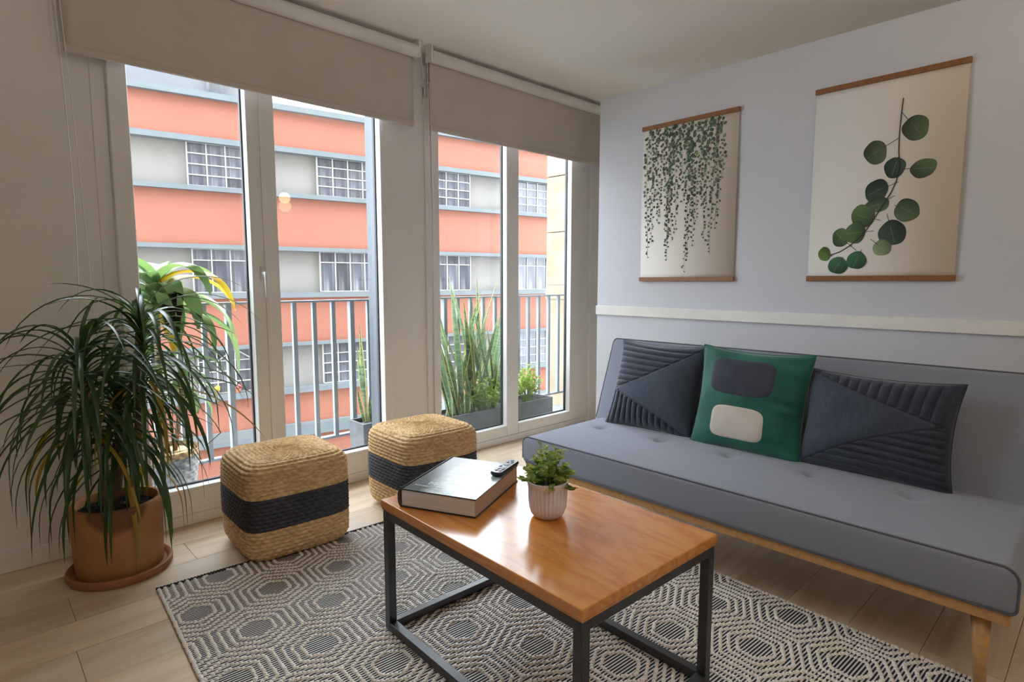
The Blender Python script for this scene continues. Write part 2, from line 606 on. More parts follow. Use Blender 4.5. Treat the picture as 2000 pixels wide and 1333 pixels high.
floor = MB().box(-3.5, 6.5, -4.0, YW + 0.1, -0.20, -0.012).build('floor', 'floor_base')
tag(floor, 'pale oak plank floor of the living room', kind='structure')
fr = random.Random(3)
y = YW
row = 0
while y > -1.4:
    w = 0.193
    x = -0.95 - fr.random() * 1.2
    if row == 1: x = 0.625 - 2.4 * 1
    if row == 2: x = 0.212 - 1.2
    while x < 4.6:
        L = 1.2 if row in (1, 2) else fr.choice((0.9, 1.2, 1.5))
        me = mesh_from('plank', *(lambda b: (b.v, b.f))(MB().box(-L / 2 + 0.0008, L / 2 - 0.0008, -w / 2 + 0.0008, w / 2 - 0.0008, -0.012, 0)), 'oak_plank')
        p = link('plank', me, floor)
        p.location = (x + L / 2, y - w / 2, fr.uniform(-0.0006, 0.0))
        x += L
    y -= w
    row += 1

wl = MB()
wl.box(-3.5, 0.44, YW, YW + 0.16, -0.2, CEIL)            # beside the glazing
wl.box(0.44, 6.5, YW, YW + 0.16, 2.20, CEIL)              # lintel
wl.box(1.78, 2.02, YW + 0.005, YW + 0.09, -0.2, 2.20)     # pier between the two windows
wl.box(3.60, 3.80, YW, YW + 0.16, -0.2, 2.20)
wl.box(5.30, 6.5, YW, YW + 0.16, -0.2, 2.20)
wl.box(3.80, 5.30, YW, YW + 0.16, -0.2, 0.10)
wl.box(0.44, 3.60, YW + 0.02, YW + 0.13, -0.2, -0.001)     # threshold
tag(wl.build('wall_window', 'wall_paint'), 'white wall that holds the two tall windows', kind='structure')
tag(box('wall_partition', XP, XP + 0.12, -1.6, PEND, 0, PTOP, 'partition_paint', bevel=0.002),
    'cool white free-standing partition behind the sofa, lower than the ceiling', kind='structure')
tag(box('wall_left', -3.6, -3.5, -4.0, YW, 0, CEIL, 'wall_paint'), 'white plain side wall of the living room', kind='structure')
tag(box('wall_right', 6.5, 6.6, -4.0, YW, 0, CEIL, 'wall_paint'), 'white far wall beyond the partition', kind='structure')
tag(box('wall_behind', -3.5, 6.5, -4.1, -4.0, 0, CEIL, 'wall_paint'), 'white plain wall opposite the windows', kind='structure')
tag(box('ceiling', -3.6, 6.6, -4.1, YW + 0.16, CEIL, CEIL + 0.25, 'ceiling_paint'), 'warm white plain ceiling', kind='structure')
tag(box('baseboard_window', -3.5, 0.44, YW - 0.014, YW, 0.0, 0.078, 'rail_paint', bevel=0.003),
    'low white baseboard under the wall left of the window', kind='structure')
tag(box('trim_1', XP - 0.016, XP, -1.6, PEND, 0.889, 0.945, 'rail_paint', bevel=0.002),
    'flat off-white rail running along the partition', kind='structure')
tag(box('trim_2', 1.757, 2.10, YW + 0.10, YW + 0.205, -0.2, 2.6, 'grey_cladding'),
    'blue-grey outer cladding of the pier between the windows', kind='structure')


# the rest of our own block: upper floors, the flats to either side and the floors below; added unseen, its height set to shade the facade opposite
ob = MB()
ob.box(-14, 18, -6.0, YW + 0.16, CEIL + 0.25, 18.0).box(-14, -3.6, -6.0, YW + 0.16, -8.0, CEIL + 0.25).box(6.6, 18, -6.0, YW + 0.16, -8.0, CEIL + 0.25)
ob.box(-3.6, 6.6, -6.0, YW + 0.16, -8.0, -0.2)
tag(ob.build('shade_block', 'block_render'), 'unseen bulk of the block the flat belongs to, added to shade the facade opposite', kind='structure')


def frame_bar(p, name, x0, x1, z0, z1, y0=YW - 0.02, y1=YW + 0.06, m='pvc_white', b=0.004):
    return box(name, x0, x1, y0, y1, z0, z1, m, p, b)


def pane(p, x0, x1, z0, z1, yy=YW + 0.035):
    g = MB().box(x0, x1, yy, yy + 0.003, z0, z1).build('pane', 'clear_glass', p)
    e = 0.011
    s = MB()
    s.box(x0, x0 + e, yy - 0.008, yy + 0.007, z0, z1)
    s.box(x1 - e, x1, yy - 0.008, yy + 0.007, z0, z1)
    s.box(x0 + e, x1 - e, yy - 0.008, yy + 0.007, z0, z0 + e)
    s.box(x0 + e, x1 - e, yy - 0.008, yy + 0.007, z1 - e, z1)
    s.build('gasket', 'gasket', g)
    return g


w1 = empty('window_1', (0, 0, 0))
tag(w1, 'tall white two-leaf window with a handle in the middle, in front of the basket plant', kind='structure')
fb = frame_bar
fb(w1, 'frame_jamb', 0.44, 0.492, 0, 2.2, YW + 0.0, YW + 0.09)
fb(w1, 'frame_jamb', 1.742, 1.78, 0, 2.2, YW - 0.012, YW + 0.07)
fb(w1, 'frame_sill', 0.44, 1.78, 0.0, 0.052, YW - 0.012, YW + 0.09)
fb(w1, 'frame_head', 0.44, 1.78, 2.14, 2.2, YW - 0.012, YW + 0.07)
for (a, b, gl0, gl1) in ((0.494, 1.083, 0.562, 1.018), (1.085, 1.741, 1.148, 1.716)):
    s = MB()
    y0, y1 = YW - 0.022, YW + 0.040
    s.box(a, gl0, y0, y1, 0.055, 2.14).box(gl1, b, y0, y1, 0.055, 2.14)
    s.box(gl0, gl1, y0, y1, 0.055, 0.175).box(gl0, gl1, y0, y1, 2.06, 2.14)
    sash = s.build('sash', 'pvc_white', w1, bevel=0.004)
    for gz in (0.075, 0.155):
        box('bead', gl0, gl1, y0 - 0.003, y0, gz, gz + 0.004, 'pvc_white', sash)
    pane(w1, gl0 - 0.004, gl1 + 0.004, 0.171, 2.064)
box('cover_strip', 1.076, 1.094, YW - 0.027, YW - 0.022, 0.055, 2.14, 'pvc_white', w1, 0.002)
h = MB()
h.tube([(1.066, YW - 0.022, 1.135), (1.066, YW - 0.060, 1.135), (1.066, YW - 0.064, 1.12), (1.067, YW - 0.064, 1.02)],
       [0.010, 0.009, 0.009, 0.007], 10)
h.box(1.052, 1.080, YW - 0.030, YW - 0.022, 1.105, 1.165)
h.build('handle', 'plastic_white', w1, smooth=True)

w2 = empty('window_2', (0, 0, 0))
tag(w2, 'tall white two-pane window beside the sofa, in front of the planter trough', kind='structure')
fb(w2, 'frame_jamb', 2.02, 2.062, 0, 2.2, YW - 0.006, YW + 0.09)
fb(w2, 'frame_jamb', 3.43, 3.52, 0, 2.2, YW - 0.006, YW + 0.09)
fb(w2, 'reveal_board', 3.52, 3.62, 0, 2.2, YW - 0.03, YW + 0.09)
fb(w2, 'frame_sill', 2.02, 3.52, 0.0, 0.045, YW - 0.012, YW + 0.09)
fb(w2, 'frame_head', 2.02, 3.52, 2.14, 2.2, YW - 0.012, YW + 0.07)
s = MB()
y0, y1 = YW - 0.015, YW + 0.040
s.box(2.062, 2.112, y0, y1, 0.047, 2.14).box(2.660, 2.770, y0, y1, 0.047, 2.14).box(3.308, 3.43, y0, y1, 0.047, 2.14)
s.box(2.112, 2.660, y0, y1, 0.047, 0.118).box(2.770, 3.308, y0, y1, 0.047, 0.118)
s.box(2.112, 2.660, y0, y1, 2.06, 2.14).box(2.770, 3.308, y0, y1, 2.06, 2.14)
s.build('sash', 'pvc_white', w2, bevel=0.004)
pane(w2, 2.108, 2.664, 0.114, 2.064)
pane(w2, 2.766, 3.312, 0.114, 2.064)

w4 = tag(empty('added_window'), 'tall white window added beyond the partition to let in light', kind='structure')  # added out of view to light the wall and ceiling behind the partition
for (a, b) in ((3.80, 3.90), (4.50, 4.60), (5.20, 5.30)):
    fb(w4, 'frame_jamb', a, b, 0.10, 2.2)
for (a, b) in ((0.10, 0.20), (2.1, 2.2)):
    for (c, d) in ((3.90, 4.50), (4.60, 5.20)):
        fb(w4, 'frame_rail', c, d, a, b)
pane(w4, 3.896, 4.504, 0.196, 2.104)
pane(w4, 4.596, 5.204, 0.196, 2.104)

# ================================================================== OUTSIDE: BALCONY
BZ = -0.03
YR = 3.37
tag(box('balcony_slab', -0.6, 4.35, YW + 0.16, YR + 0.16, -0.22, BZ, 'balcony_floor'), 'narrow grey concrete balcony floor', kind='structure')
sw = MB()
stone = empty('stone_wall', (3.93, 3.3, 0))
tag(stone, 'beige stone end wall of the balcony', kind='structure')
for (z0, z1, m, dx) in ((-0.22, 0.935, 'stone', 0.0), (0.935, 1.06, 'stone', -0.012), (1.066, 1.53, 'stone', 0.0), (1.536, 2.02, 'stone', 0.003), (2.026, 2.7, 'stone', 0.0)):
    box('block', dx, 0.5, -0.28, 0.36, z0, z1, m, stone, 0.004)

rail = empty('balcony_railing', (0, YR, 0))
tag(rail, 'grey steel balcony railing with upright bars', 'railing')
box('top_rail', -0.6, 3.925, -0.025, 0.025, 0.972, 0.984, 'rail_metal', rail)
box('bottom_rail', -0.6, 3.925, -0.02, 0.02, 0.120, 0.134, 'rail_metal', rail)
barm = mesh_from('bar', *(lambda b: (b.v, b.f))(MB().box(-0.012, 0.012, -0.012, 0.012, 0.134, 0.972)), 'rail_metal')
postm = mesh_from('post', *(lambda b: (b.v, b.f))(MB().box(-0.014, 0.014, -0.019, 0.019, BZ, 0.972)), 'rail_metal')
k = 0
x = -0.5 + 0.018
xs = [1.808 + 0.1225 * i for i in range(-18, 18)]
for i, x in enumerate(xs):
    if x > 3.9 or x < -0.55: continue
    isp = (i - 18) % 6 == 0
    o = link('post' if isp else 'bar', postm if isp else barm, rail)
    o.location = (x, 0, 0)

# ================================================================== OUTSIDE: BUILDING ACROSS THE STREET
FTH = R(-9.1)
bld = empty('apartment_building', (6.493, 16.041, 0), FTH)
tag(bld, 'coral and cream apartment building with grey ledges across the street', 'building')
# local x along the facade, local -y towards the viewer
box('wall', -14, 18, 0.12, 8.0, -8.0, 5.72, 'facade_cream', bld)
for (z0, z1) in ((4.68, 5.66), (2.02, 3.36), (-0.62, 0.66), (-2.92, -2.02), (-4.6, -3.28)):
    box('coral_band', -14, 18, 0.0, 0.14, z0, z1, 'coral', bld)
for (z0, z1) in ((5.64, 5.79), (4.55, 4.69), (3.36, 3.48), (1.92, 2.03), (0.64, 0.78), (-0.70, -0.61), (-2.04, -1.88), (-3.28, -2.92), (-4.75, -4.6)):
    box('ledge', -14, 18, -0.16, 0.16, z0, z1, 'ledge_grey', bld)
box('penthouse', -10, -0.55, 0.6, 7.0, 5.7, 8.6, 'roof_white', bld)
PANES = {}


def pane_mesh(w, hh):
    key = (round(w, 3), round(hh, 3))
    if key not in PANES:
        PANES[key] = mesh_from('pane', *(lambda b: (b.v, b.f))(MB().box(-w / 2, w / 2, 0, 0.012, -hh / 2, hh / 2)), 'curtained_pane')
    return PANES[key]


def far_window(x0, z0, z1, rows, cols=4, width=1.75, diag=False):
    """rows: fractions of the height of the glazing bars"""
    cw = width / cols
    b = MB()
    t = 0.028
    for i in range(cols + 1):
        b.box(x0 + i * cw - t / 2, x0 + i * cw + t / 2, 0.02, 0.10, z0, z1)
    for f in rows:
        zz = z0 + f * (z1 - z0)
        b.box(x0, x0 + width, 0.03, 0.09, zz - t / 2, zz + t / 2)
    if diag:
        for i in range(0, cols, 2):
            for (a, c) in ((x0 + i * cw, x0 + (i + 1) * cw), (x0 + (i + 2) * cw, x0 + (i + 1) * cw)):
                b.tube([(a, 0.0, z1), (c, 0.0, z0 + 0.74 * (z1 - z0))], 0.018, 6)
    wo = b.build('window', 'muntin', bld)
    for i in range(cols):
        for f0, f1 in zip(rows[:-1], rows[1:]):
            o = link('pane', pane_mesh(cw - t, (f1 - f0) * (z1 - z0) - t), wo)
            o.location = (x0 + (i + 0.5) * cw, 0.055, z0 + (f0 + f1) / 2 * (z1 - z0))


for k in range(-1, 5):
    x0 = -2.08 + 3.21 * k
    far_window(x0, 3.50, 4.56, [0, 0.25, 0.5, 0.75, 1])
    far_window(x0, 0.80, 1.92, [0, 0.74, 1])
    far_window(x0, -1.86, -0.70, [0, 0.25, 0.5, 0.74, 1], diag=(k == 0))
pipe = MB()
pipe.tube([(-1.15, 0.5, 5.75), (-1.15, 0.5, 6.9)], 0.05, 8)
pipe.tube([(-1.45, 0.52, 5.75), (-1.45, 0.52, 6.7)], 0.04, 8)
pipe.build('roof_pipe', 'roof_white', bld, smooth=True)
tag(box('street', -30, 40, 3.6, 60, -8.2, -8.0, 'asphalt'), 'grey street below the balcony', kind='structure')


def fac_pt(s, d, z):
    return (6.493 + s * math.cos(FTH) - d * math.sin(FTH), 16.041 + s * math.sin(FTH) + d * math.cos(FTH), z)


def ball(mb, c, r, n=6, m=8):
    prof = [(max(0.001, r * math.sin(PI * i / n)), -r * math.cos(PI * i / n)) for i in range(n + 1)]
    mb.lathe(prof, m, c)


for (s, m, nm, lb) in ((-1.72, 'flower_yellow', 'yellow', 'small pot of yellow flowers on the ledge across the street'),
                       (-1.18, 'flower_red', 'red', 'small pot of dull red flowers on the ledge across the street'),
                       (-0.66, 'flower_yellow', 'mixed', 'small pot of yellow and red flowers on the ledge across the street')):
    px, py, pz = fac_pt(s, -0.07, -1.88)
    fp = tag(empty('flower_pot', (px, py, pz)), lb, 'flower pot', 'flower pots on the ledge across the street')
    MB().lathe([(0.05, 0), (0.075, 0.12)], 12).build('pot', 'saucer_clay', fp)
    fm = MB()
    for i in range(9):
        a = i * 2.4
        ball(fm, (0.06 * math.cos(a), 0.06 * math.sin(a), 0.14 + 0.03 * (i % 3)), 0.045)
    fm.build('blossoms', m, fp, smooth=True)
    if nm == 'mixed':
        fm = MB()
        for i in range(5):
            ball(fm, (0.05 * math.cos(i), 0.06 * math.sin(i * 2), 0.22 + 0.02 * (i % 2)), 0.04)
        fm.build('blossoms', 'flower_red', fp, smooth=True)

# ================================================================== LEAVES


def ribbon(base, az, e0, L, w, droop, n=12, fold=0.25, ymax=None, twist=0.0, shape='strap', curve=1.3):
    """leaf blade growing from base; returns verts, faces, uvs"""
    p = Vector(base)
    verts, faces, uv = [], [], []
    side = Vector((-math.sin(az), math.cos(az), 0))
    for i in range(n + 1):
        t = i / n
        e = max(e0 - droop * t ** curve, R(-88))
        d = Vector((math.cos(az) * math.cos(e), math.sin(az) * math.cos(e), math.sin(e)))
        up = side.cross(d) * -1
        if shape == 'strap':
            ww = w * min(1.0, 0.45 + 2.5 * t) * (1 - t ** 3.0) ** 0.8
        elif shape == 'broad':
            ww = w * max(0.08, math.sin(PI * min(1.0, (t * 0.93 + 0.05)) ** 0.8)) ** 0.8
        else:
            ww = w * (0.55 + 0.45 * math.sin(PI * min(1, t * 1.1))) * (1 - t ** 4) ** 0.9
        ww = max(ww, 0.0006)
        ct, st = math.cos(twist * t), math.sin(twist * t)
        sd = side * ct + up * st
        un = up * ct - side * st
        for s_ in (-1, 0, 1):
            q = p + sd * (s_ * ww / 2) + un * (abs(s_) * ww * fold)
            if ymax is not None and q.y > ymax:
                q.y = ymax + (q.y - ymax) * 0.16
            verts.append(tuple(q))
            uv.append((0.5 + 0.5 * s_, t))
        p = p + d * (L / n)
    for i in range(n):
        for j in range(2):
            a = i * 3 + j
            faces.append((a, a + 1, a + 4, a + 3))
    return verts, faces, uv


def leaf_mesh(name, data, material):
    v, f, uv = data
    me = mesh_from(name, v, f, material, smooth=True)
    lay = me.uv_layers.new(name='UVMap')
    for poly in me.polygons:
        for li in poly.loop_indices:
            lay.data[li].uv = uv[me.loops[li].vertex_index]
    return me


# ---------------------------------------------------------------- dracaena in terracotta pot
PX, PY = 0.39, 2.575
sc_ = MB().lathe([(0.135, 0.0), (0.165, 0.002), (0.172, 0.012), (0.172, 0.030), (0.166, 0.034), (0.158, 0.030), (0.152, 0.018), (0.10, 0.016)], 64, (0, 0, 0))
o = smooth_by_angle(sc_.build('plant_saucer', 'saucer_clay'), 50)
o.location = (PX, PY, 0)
tag(o, 'reddish clay saucer under the terracotta pot', 'saucer')
drac = empty('potted_dracaena', (PX, PY, 0.017))
tag(drac, 'dracaena with long drooping narrow leaves in a terracotta pot', 'plant')
smooth_by_angle(MB().lathe([(0.10, 0.0), (0.138, 0.001), (0.142, 0.006), (0.150, 0.245), (0.150, 0.257), (0.145, 0.262), (0.134, 0.262), (0.130, 0.256), (0.128, 0.20)], 72)
                .build('pot', 'terracotta', drac), 50)
sm = MB()
nr = random.Random(5)
sv, sf = [], []
ng = 26
for i in range(ng):
    for j in range(ng):
        u, v = (i / (ng - 1) * 2 - 1), (j / (ng - 1) * 2 - 1)
        rr = max(abs(u), abs(v))
        nn = math.hypot(u, v) or 1
        sv.append((u / nn * rr * 0.129, v / nn * rr * 0.129, 0.222 + nr.uniform(0, 0.012)))
for i in range(ng - 1):
    for j in range(ng - 1):
        sf.append((i * ng + j, (i + 1) * ng + j, (i + 1) * ng + j + 1, i * ng + j + 1))
sm.add(sv, sf)
sm.build('soil', 'soil', drac)
crowns = [((-0.078, -0.015, 0.745), (-0.03, -0.03, 0.22)), ((0.113, -0.015, 0.875), (0.045, 0.02, 0.22)), ((0.03, 0.03, 0.60), (0.0, 0.05, 0.22))]
lr = random.Random(11)
for ci, (c, b) in enumerate(crowns):
    mid = [(b[0] + (c[0] - b[0]) * t + 0.012 * math.sin(4 * t), b[1] + (c[1] - b[1]) * t, b[2] + (c[2] + 0.03 - b[2]) * t) for t in np.linspace(0, 1, 8)]
    MB().tube(mid, [0.017 - 0.006 * t for t in np.linspace(0, 1, 8)], 8).build('stem', 'trunk', drac, smooth=True)
    nl = (92, 92, 70)[ci]
    for i in range(nl):
        f = i / nl
        az = i * 2.39996 + lr.uniform(-0.25, 0.25)
        dz = -0.24 * (1 - f) ** 1.3 + 0.03 * f                      # old leaves leave the stem lower
        e0 = R(12 + 74 * f ** 1.2 + lr.uniform(-10, 10))
        L = lr.uniform(0.40, 0.56) * (1.0 if f < 0.85 else 0.86)
        droop = R(lr.uniform(105, 140) + 35 * f) if lr.random() < 0.8 else R(lr.uniform(80, 110))
        if math.sin(az) > 0.2:
            L *= 0.8
        if f > 0.86 and ci < 2:
            L *= 1.22
            droop *= 0.92
        w = lr.uniform(0.014, 0.021)
        d = ribbon((c[0], c[1], c[2] + dz), az, e0, L, w, droop, n=12, fold=0.22, ymax=0.05, twist=lr.uniform(-0.6, 0.6), curve=0.55 + 0.25 * f)
        # leaves that meet the pouf bend away from it
        d = ([(min(q[0], 0.30 + max(0.0, q[0] - 0.30) * 0.15) if q[2] < 0.42 else q[0], q[1], q[2]) for q in d[0]], d[1], d[2])
        m = 'dracaena_yellow' if (f < 0.18 and lr.random() < 0.28) else 'dracaena_leaf'
        link('leaf', leaf_mesh('leaf', d, m), drac)

# ---------------------------------------------------------------- corn plant in wicker basket on the balcony
bk = empty('wicker_basket', (0.69, 3.15, BZ))
tag(bk, 'grey and tan wicker basket pot on the balcony behind the terracotta pot', 'basket')


def weave_lathe(r0, r1, z0, z1, rows, bumps, amp=0.004):
    b = MB()
    n = bumps * 4
    m = rows * 4
    v, f = [], []
    for i in range(m + 1):
        t = i / m
        r = r0 + (r1 - r0) * t
        row_ = int(i / 4)
        for j in range(n):
            a = 2 * PI * j / n
            wv = math.sin(PI * (i % 4 + 0.001) / 4)
            bm = math.sin(bumps / 2 * a + (PI if row_ % 2 else 0))
            rr = r + amp * wv * (0.4 + 0.6 * bm)
            v.append((rr * math.cos(a), rr * math.sin(a), z0 + (z1 - z0) * t))
    for i in range(m):
        for j in range(n):
            j2 = (j + 1) % n
            f.append((i * n + j, i * n + j2, (i + 1) * n + j2, (i + 1) * n + j))
    return b.add(v, f)


weave_lathe(0.112, 0.138, 0.0, 0.295, 16, 36).build('weave', 'wicker_grey', bk, smooth=True)
MB().lathe([(0.02, 0.02), (0.108, 0.02), (0.130, 0.30)], 40).build('liner', 'wicker_tan', bk, smooth=True)
weave_lathe(0.139, 0.141, 0.290, 0.322, 2, 44, 0.005).build('rim', 'wicker_tan', bk, smooth=True)
corn = empty('corn_plant', (0.69, 3.15, BZ + 0.302))
tag(corn, 'broad-leaved green and yellow plant growing from the wicker basket outside', 'plant')
MB().lathe([(0.001, -0.03), (0.124, -0.03), (0.124, -0.012), (0.001, -0.005)], 24).build('soil', 'soil', corn)
MB().tube([(0, 0, -0.02), (-0.01, 0, 0.35), (0.0, 0.0, 0.80)], [0.016, 0.014, 0.012], 8).build('stem', 'trunk', corn, smooth=True)
MB().tube([(0.04, 0.02, -0.02), (0.07, 0.0, 0.2), (0.09, 0.0, 0.40)], [0.012, 0.011, 0.01], 8).build('stem', 'trunk', corn, smooth=True)
lr = random.Random(21)
for (c, nl, L0, w0) in (((0.0, 0.0, 0.80), 34, 0.56, 0.088), ((0.09, 0.0, 0.40), 14, 0.24, 0.05)):
    for i in range(nl):
        f = i / nl
        az = i * 2.39996 + lr.uniform(-0.2, 0.2)
        L = L0 * lr.uniform(0.85, 1.1)
        if abs(math.sin(az)) > 0.55:
            L *= 0.72
        d = ribbon((c[0], c[1], c[2] - 0.16 * (1 - f)), az, R(38 + 45 * f), L, w0 * lr.uniform(0.85, 1.1), R(lr.uniform(130, 165)), n=14, fold=0.15,
                   shape='broad', curve=0.75, twist=lr.uniform(-0.5, 0.5))
        # keep clear of the window and the rail
        vv = [(q[0], min(max(q[1], -0.125), 0.185), q[2]) for q in d[0]]
        m = 'corn_leaf_yellow' if lr.random() < 0.12 else 'corn_leaf'
        link('leaf', leaf_mesh('leaf', (vv, d[1], d[2]), m), corn)

# ---------------------------------------------------------------- snake plant in square pot
sp = empty('potted_snake_plant', (1.815, 3.19, BZ))
tag(sp, 'yellow-edged snake plant in a square grey concrete pot on the balcony', 'plant')
b = MB()
b.add([(-0.08, -0.08, 0), (0.08, -0.08, 0), (0.08, 0.08, 0), (-0.08, 0.08, 0), (-0.092, -0.092, 0.27), (0.092, -0.092, 0.27), (0.092, 0.092, 0.27), (-0.092, 0.092, 0.27),
       (-0.076, -0.076, 0.27), (0.076, -0.076, 0.27), (0.076, 0.076, 0.27), (-0.076, 0.076, 0.27), (-0.074, -0.074, 0.28), (0.074, -0.074, 0.28), (0.074, 0.074, 0.28), (-0.074, 0.074, 0.24)],
      [(0, 3, 2, 1)] + [(i, (i + 1) % 4, 4 + (i + 1) % 4, 4 + i) for i in range(4)] + [(4 + i, 4 + (i + 1) % 4, 8 + (i + 1) % 4, 8 + i) for i in range(4)] +
      [(8 + i, 8 + (i + 1) % 4, 12 + (i + 1) % 4, 12 + i) for i in range(4)])
b.build('pot', 'concrete_pot', sp, bevel=0.003)
box('soil', -0.074, 0.074, -0.074, 0.074, 0.22, 0.245, 'soil', sp)
for (x, y, az, e, L, w, dr) in ((-0.02, 0, PI, 86, 0.66, 0.042, -4), (0.0, 0.02, PI * 0.95, 80, 0.50, 0.055, -10), (0.03, 0.0, 0, 86, 0.62, 0.045, 2), (-0.04, -0.02, PI * 1.05, 74, 0.26, 0.034, -12),
                                (0.02, -0.02, 0.4, 82, 0.56, 0.05, 4), (0.04, 0.03, 0.2, 80, 0.44, 0.05, 8), (0.0, -0.03, PI * 1.2, 80, 0.20, 0.03, -8)):
    link('leaf', leaf_mesh('leaf', ribbon((x, y, 0.235), az, R(e), L, w, R(dr), n=14, fold=0.2, shape='sword', twist=0.5), 'snake_leaf'), sp)

# ---------------------------------------------------------------- planter box with sword leaves and shrubs
pl = empty('planter_box', (2.86, 3.185, BZ))
tag(pl, 'long dark grey planter trough on the balcony beside the sofa window', 'planter')
b = MB()
x0, x1, ya, yb, zt, th = -0.52, 0.52, -0.115, 0.115, 0.215, 0.014
b.box(x0, x1, ya, ya + th, 0, zt).box(x0, x1, yb - th, yb, 0, zt).box(x0, x0 + th, ya + th, yb - th, 0, zt).box(x1 - th, x1, ya + th, yb - th, 0, zt).box(x0 + th, x1 - th, ya + th, yb - th, 0, 0.02)
b.build('trough', 'planter_grey', pl, bevel=0.003)
box('soil', x0 + th, x1 - th, ya + th, yb - th, 0.02, 0.19, 'soil', pl)
lr = random.Random(5)
for ci, (cx, lab, hh, n) in enumerate(((2.47, 'tall sword-leaved plant at the pier end of the planter trough', 1.02, 15), (2.63, 'tall sword-leaved plant in the middle of the planter trough', 1.12, 16),
                                       (2.80, 'fanned sword-leaved plant behind the low shrub in the planter trough', 1.0, 14))):
    c = tag(empty('sword_plant', (cx, 3.19, BZ + 0.188)), lab, 'plant', 'sword plants in the trough')
    for i in range(n):
        az = lr.choice((0, PI)) + lr.uniform(-0.5, 0.5)
        e = lr.uniform(68, 89)
        L = hh * lr.uniform(0.45, 0.98)
        w = lr.uniform(0.028, 0.058)
        d = ribbon((lr.uniform(-0.06, 0.06), lr.uniform(-0.05, 0.05), 0), az, R(e), L, w, R(lr.uniform(-6, 18)), n=14, fold=0.2, shape='sword', twist=lr.uniform(-0.8, 0.8))
        vv = [(q[0], min(max(q[1], -0.10), 0.13), q[2]) for q in d[0]]
        link('leaf', leaf_mesh('leaf', (vv, d[1], d[2]), 'agave_leaf' if lr.random() < 0.8 else 'snake_leaf'), c)


def leaflet_mesh(name, L, w, material, fold=0.25):
    v, f = [], []
    n = 4
    for i in range(n + 1):
        t = i / n
        ww = w * max(0.03, math.sin(PI * (0.06 + 0.94 * t) ** 0.8))
        z = 0.25 * L * t * (1 - t)
        for s_ in (-1, 0, 1):
            v.append((L * t, s_ * ww / 2, z + abs(s_) * ww * fold))
    for i in range(n):
        for j in range(2):
            a = i * 3 + j
            f.append((a, a + 1, a + 4, a + 3))
    return mesh_from(name, v, f, material, smooth=True)


def sprig_plant(root, seed, nsp, spread, height, leafm, n_leaf, scale, stem_r=0.0012, zbase=0.0, xs=1.0, ysq=1.0):
    """sprigs that fan out of the root; each leaf is its own small object sharing a mesh"""
    lr = random.Random(seed)
    for i in range(nsp):
        a = i * 2.39996
        q = math.sqrt((i + 0.5) / nsp)
        tip = Vector((spread * q * math.cos(a) * xs, spread * q * math.sin(a) * ysq, height * (1.0 - 0.55 * q * q) * lr.uniform(0.85, 1.1)))
        base = Vector((tip.x * 0.3, tip.y * 0.3, zbase))
        pts = []
        for j in range(6):
            t = j / 5
            p = base.lerp(tip, t)
            p.z = zbase + (tip.z - zbase) * (t ** 0.8)
            pts.append(p)
        st = MB().tube(pts, [stem_r * (1.2 - 0.7 * t) for t in np.linspace(0, 1, 6)], 5).build('sprig', 'small_leaf_dark', root)
        for j in range(n_leaf):
            t = 0.25 + 0.75 * (j + 1) / n_leaf
            fi = t * 5
            i0 = min(4, int(fi))
            p = pts[i0].lerp(pts[i0 + 1], fi - i0)
            o = link('leaf', lr.choice(leafm), st)
            o.location = p
            s_ = scale * lr.uniform(0.7, 1.15) * (1.15 - 0.45 * t)
            o.scale = (s_, s_, s_)
            o.rotation_euler = (lr.uniform(-0.5, 0.5), -lr.uniform(0.0, 0.9), j * 2.2 + a + lr.uniform(-0.4, 0.4))


LEAFL = [leaflet_mesh('leaf', 0.020, 0.016, 'shrub_leaf'), leaflet_mesh('leaf', 0.022, 0.015, 'shrub_leaf'), leaflet_mesh('leaf', 0.021, 0.016, 'small_leaf')]
for (cx, cy, lab, sd, hh) in ((2.70, 3.125, 'ferny pale green low shrub at the front of the planter trough', 3, 0.27), (2.96, 3.16, 'bright green bushy shrub in the planter trough', 4, 0.28),
                              (3.20, 3.18, 'yellow-green upright shrub at the stone wall end of the planter trough', 9, 0.30)):
    c = tag(empty('leafy_shrub', (cx, cy, BZ + 0.188)), lab, 'shrub', 'low shrubs in the trough')
    sprig_plant(c, sd, 20, 0.15, hh, LEAFL, 12, 2.0, 0.002, ysq=0.62)

# ================================================================== ROLLER BLINDS


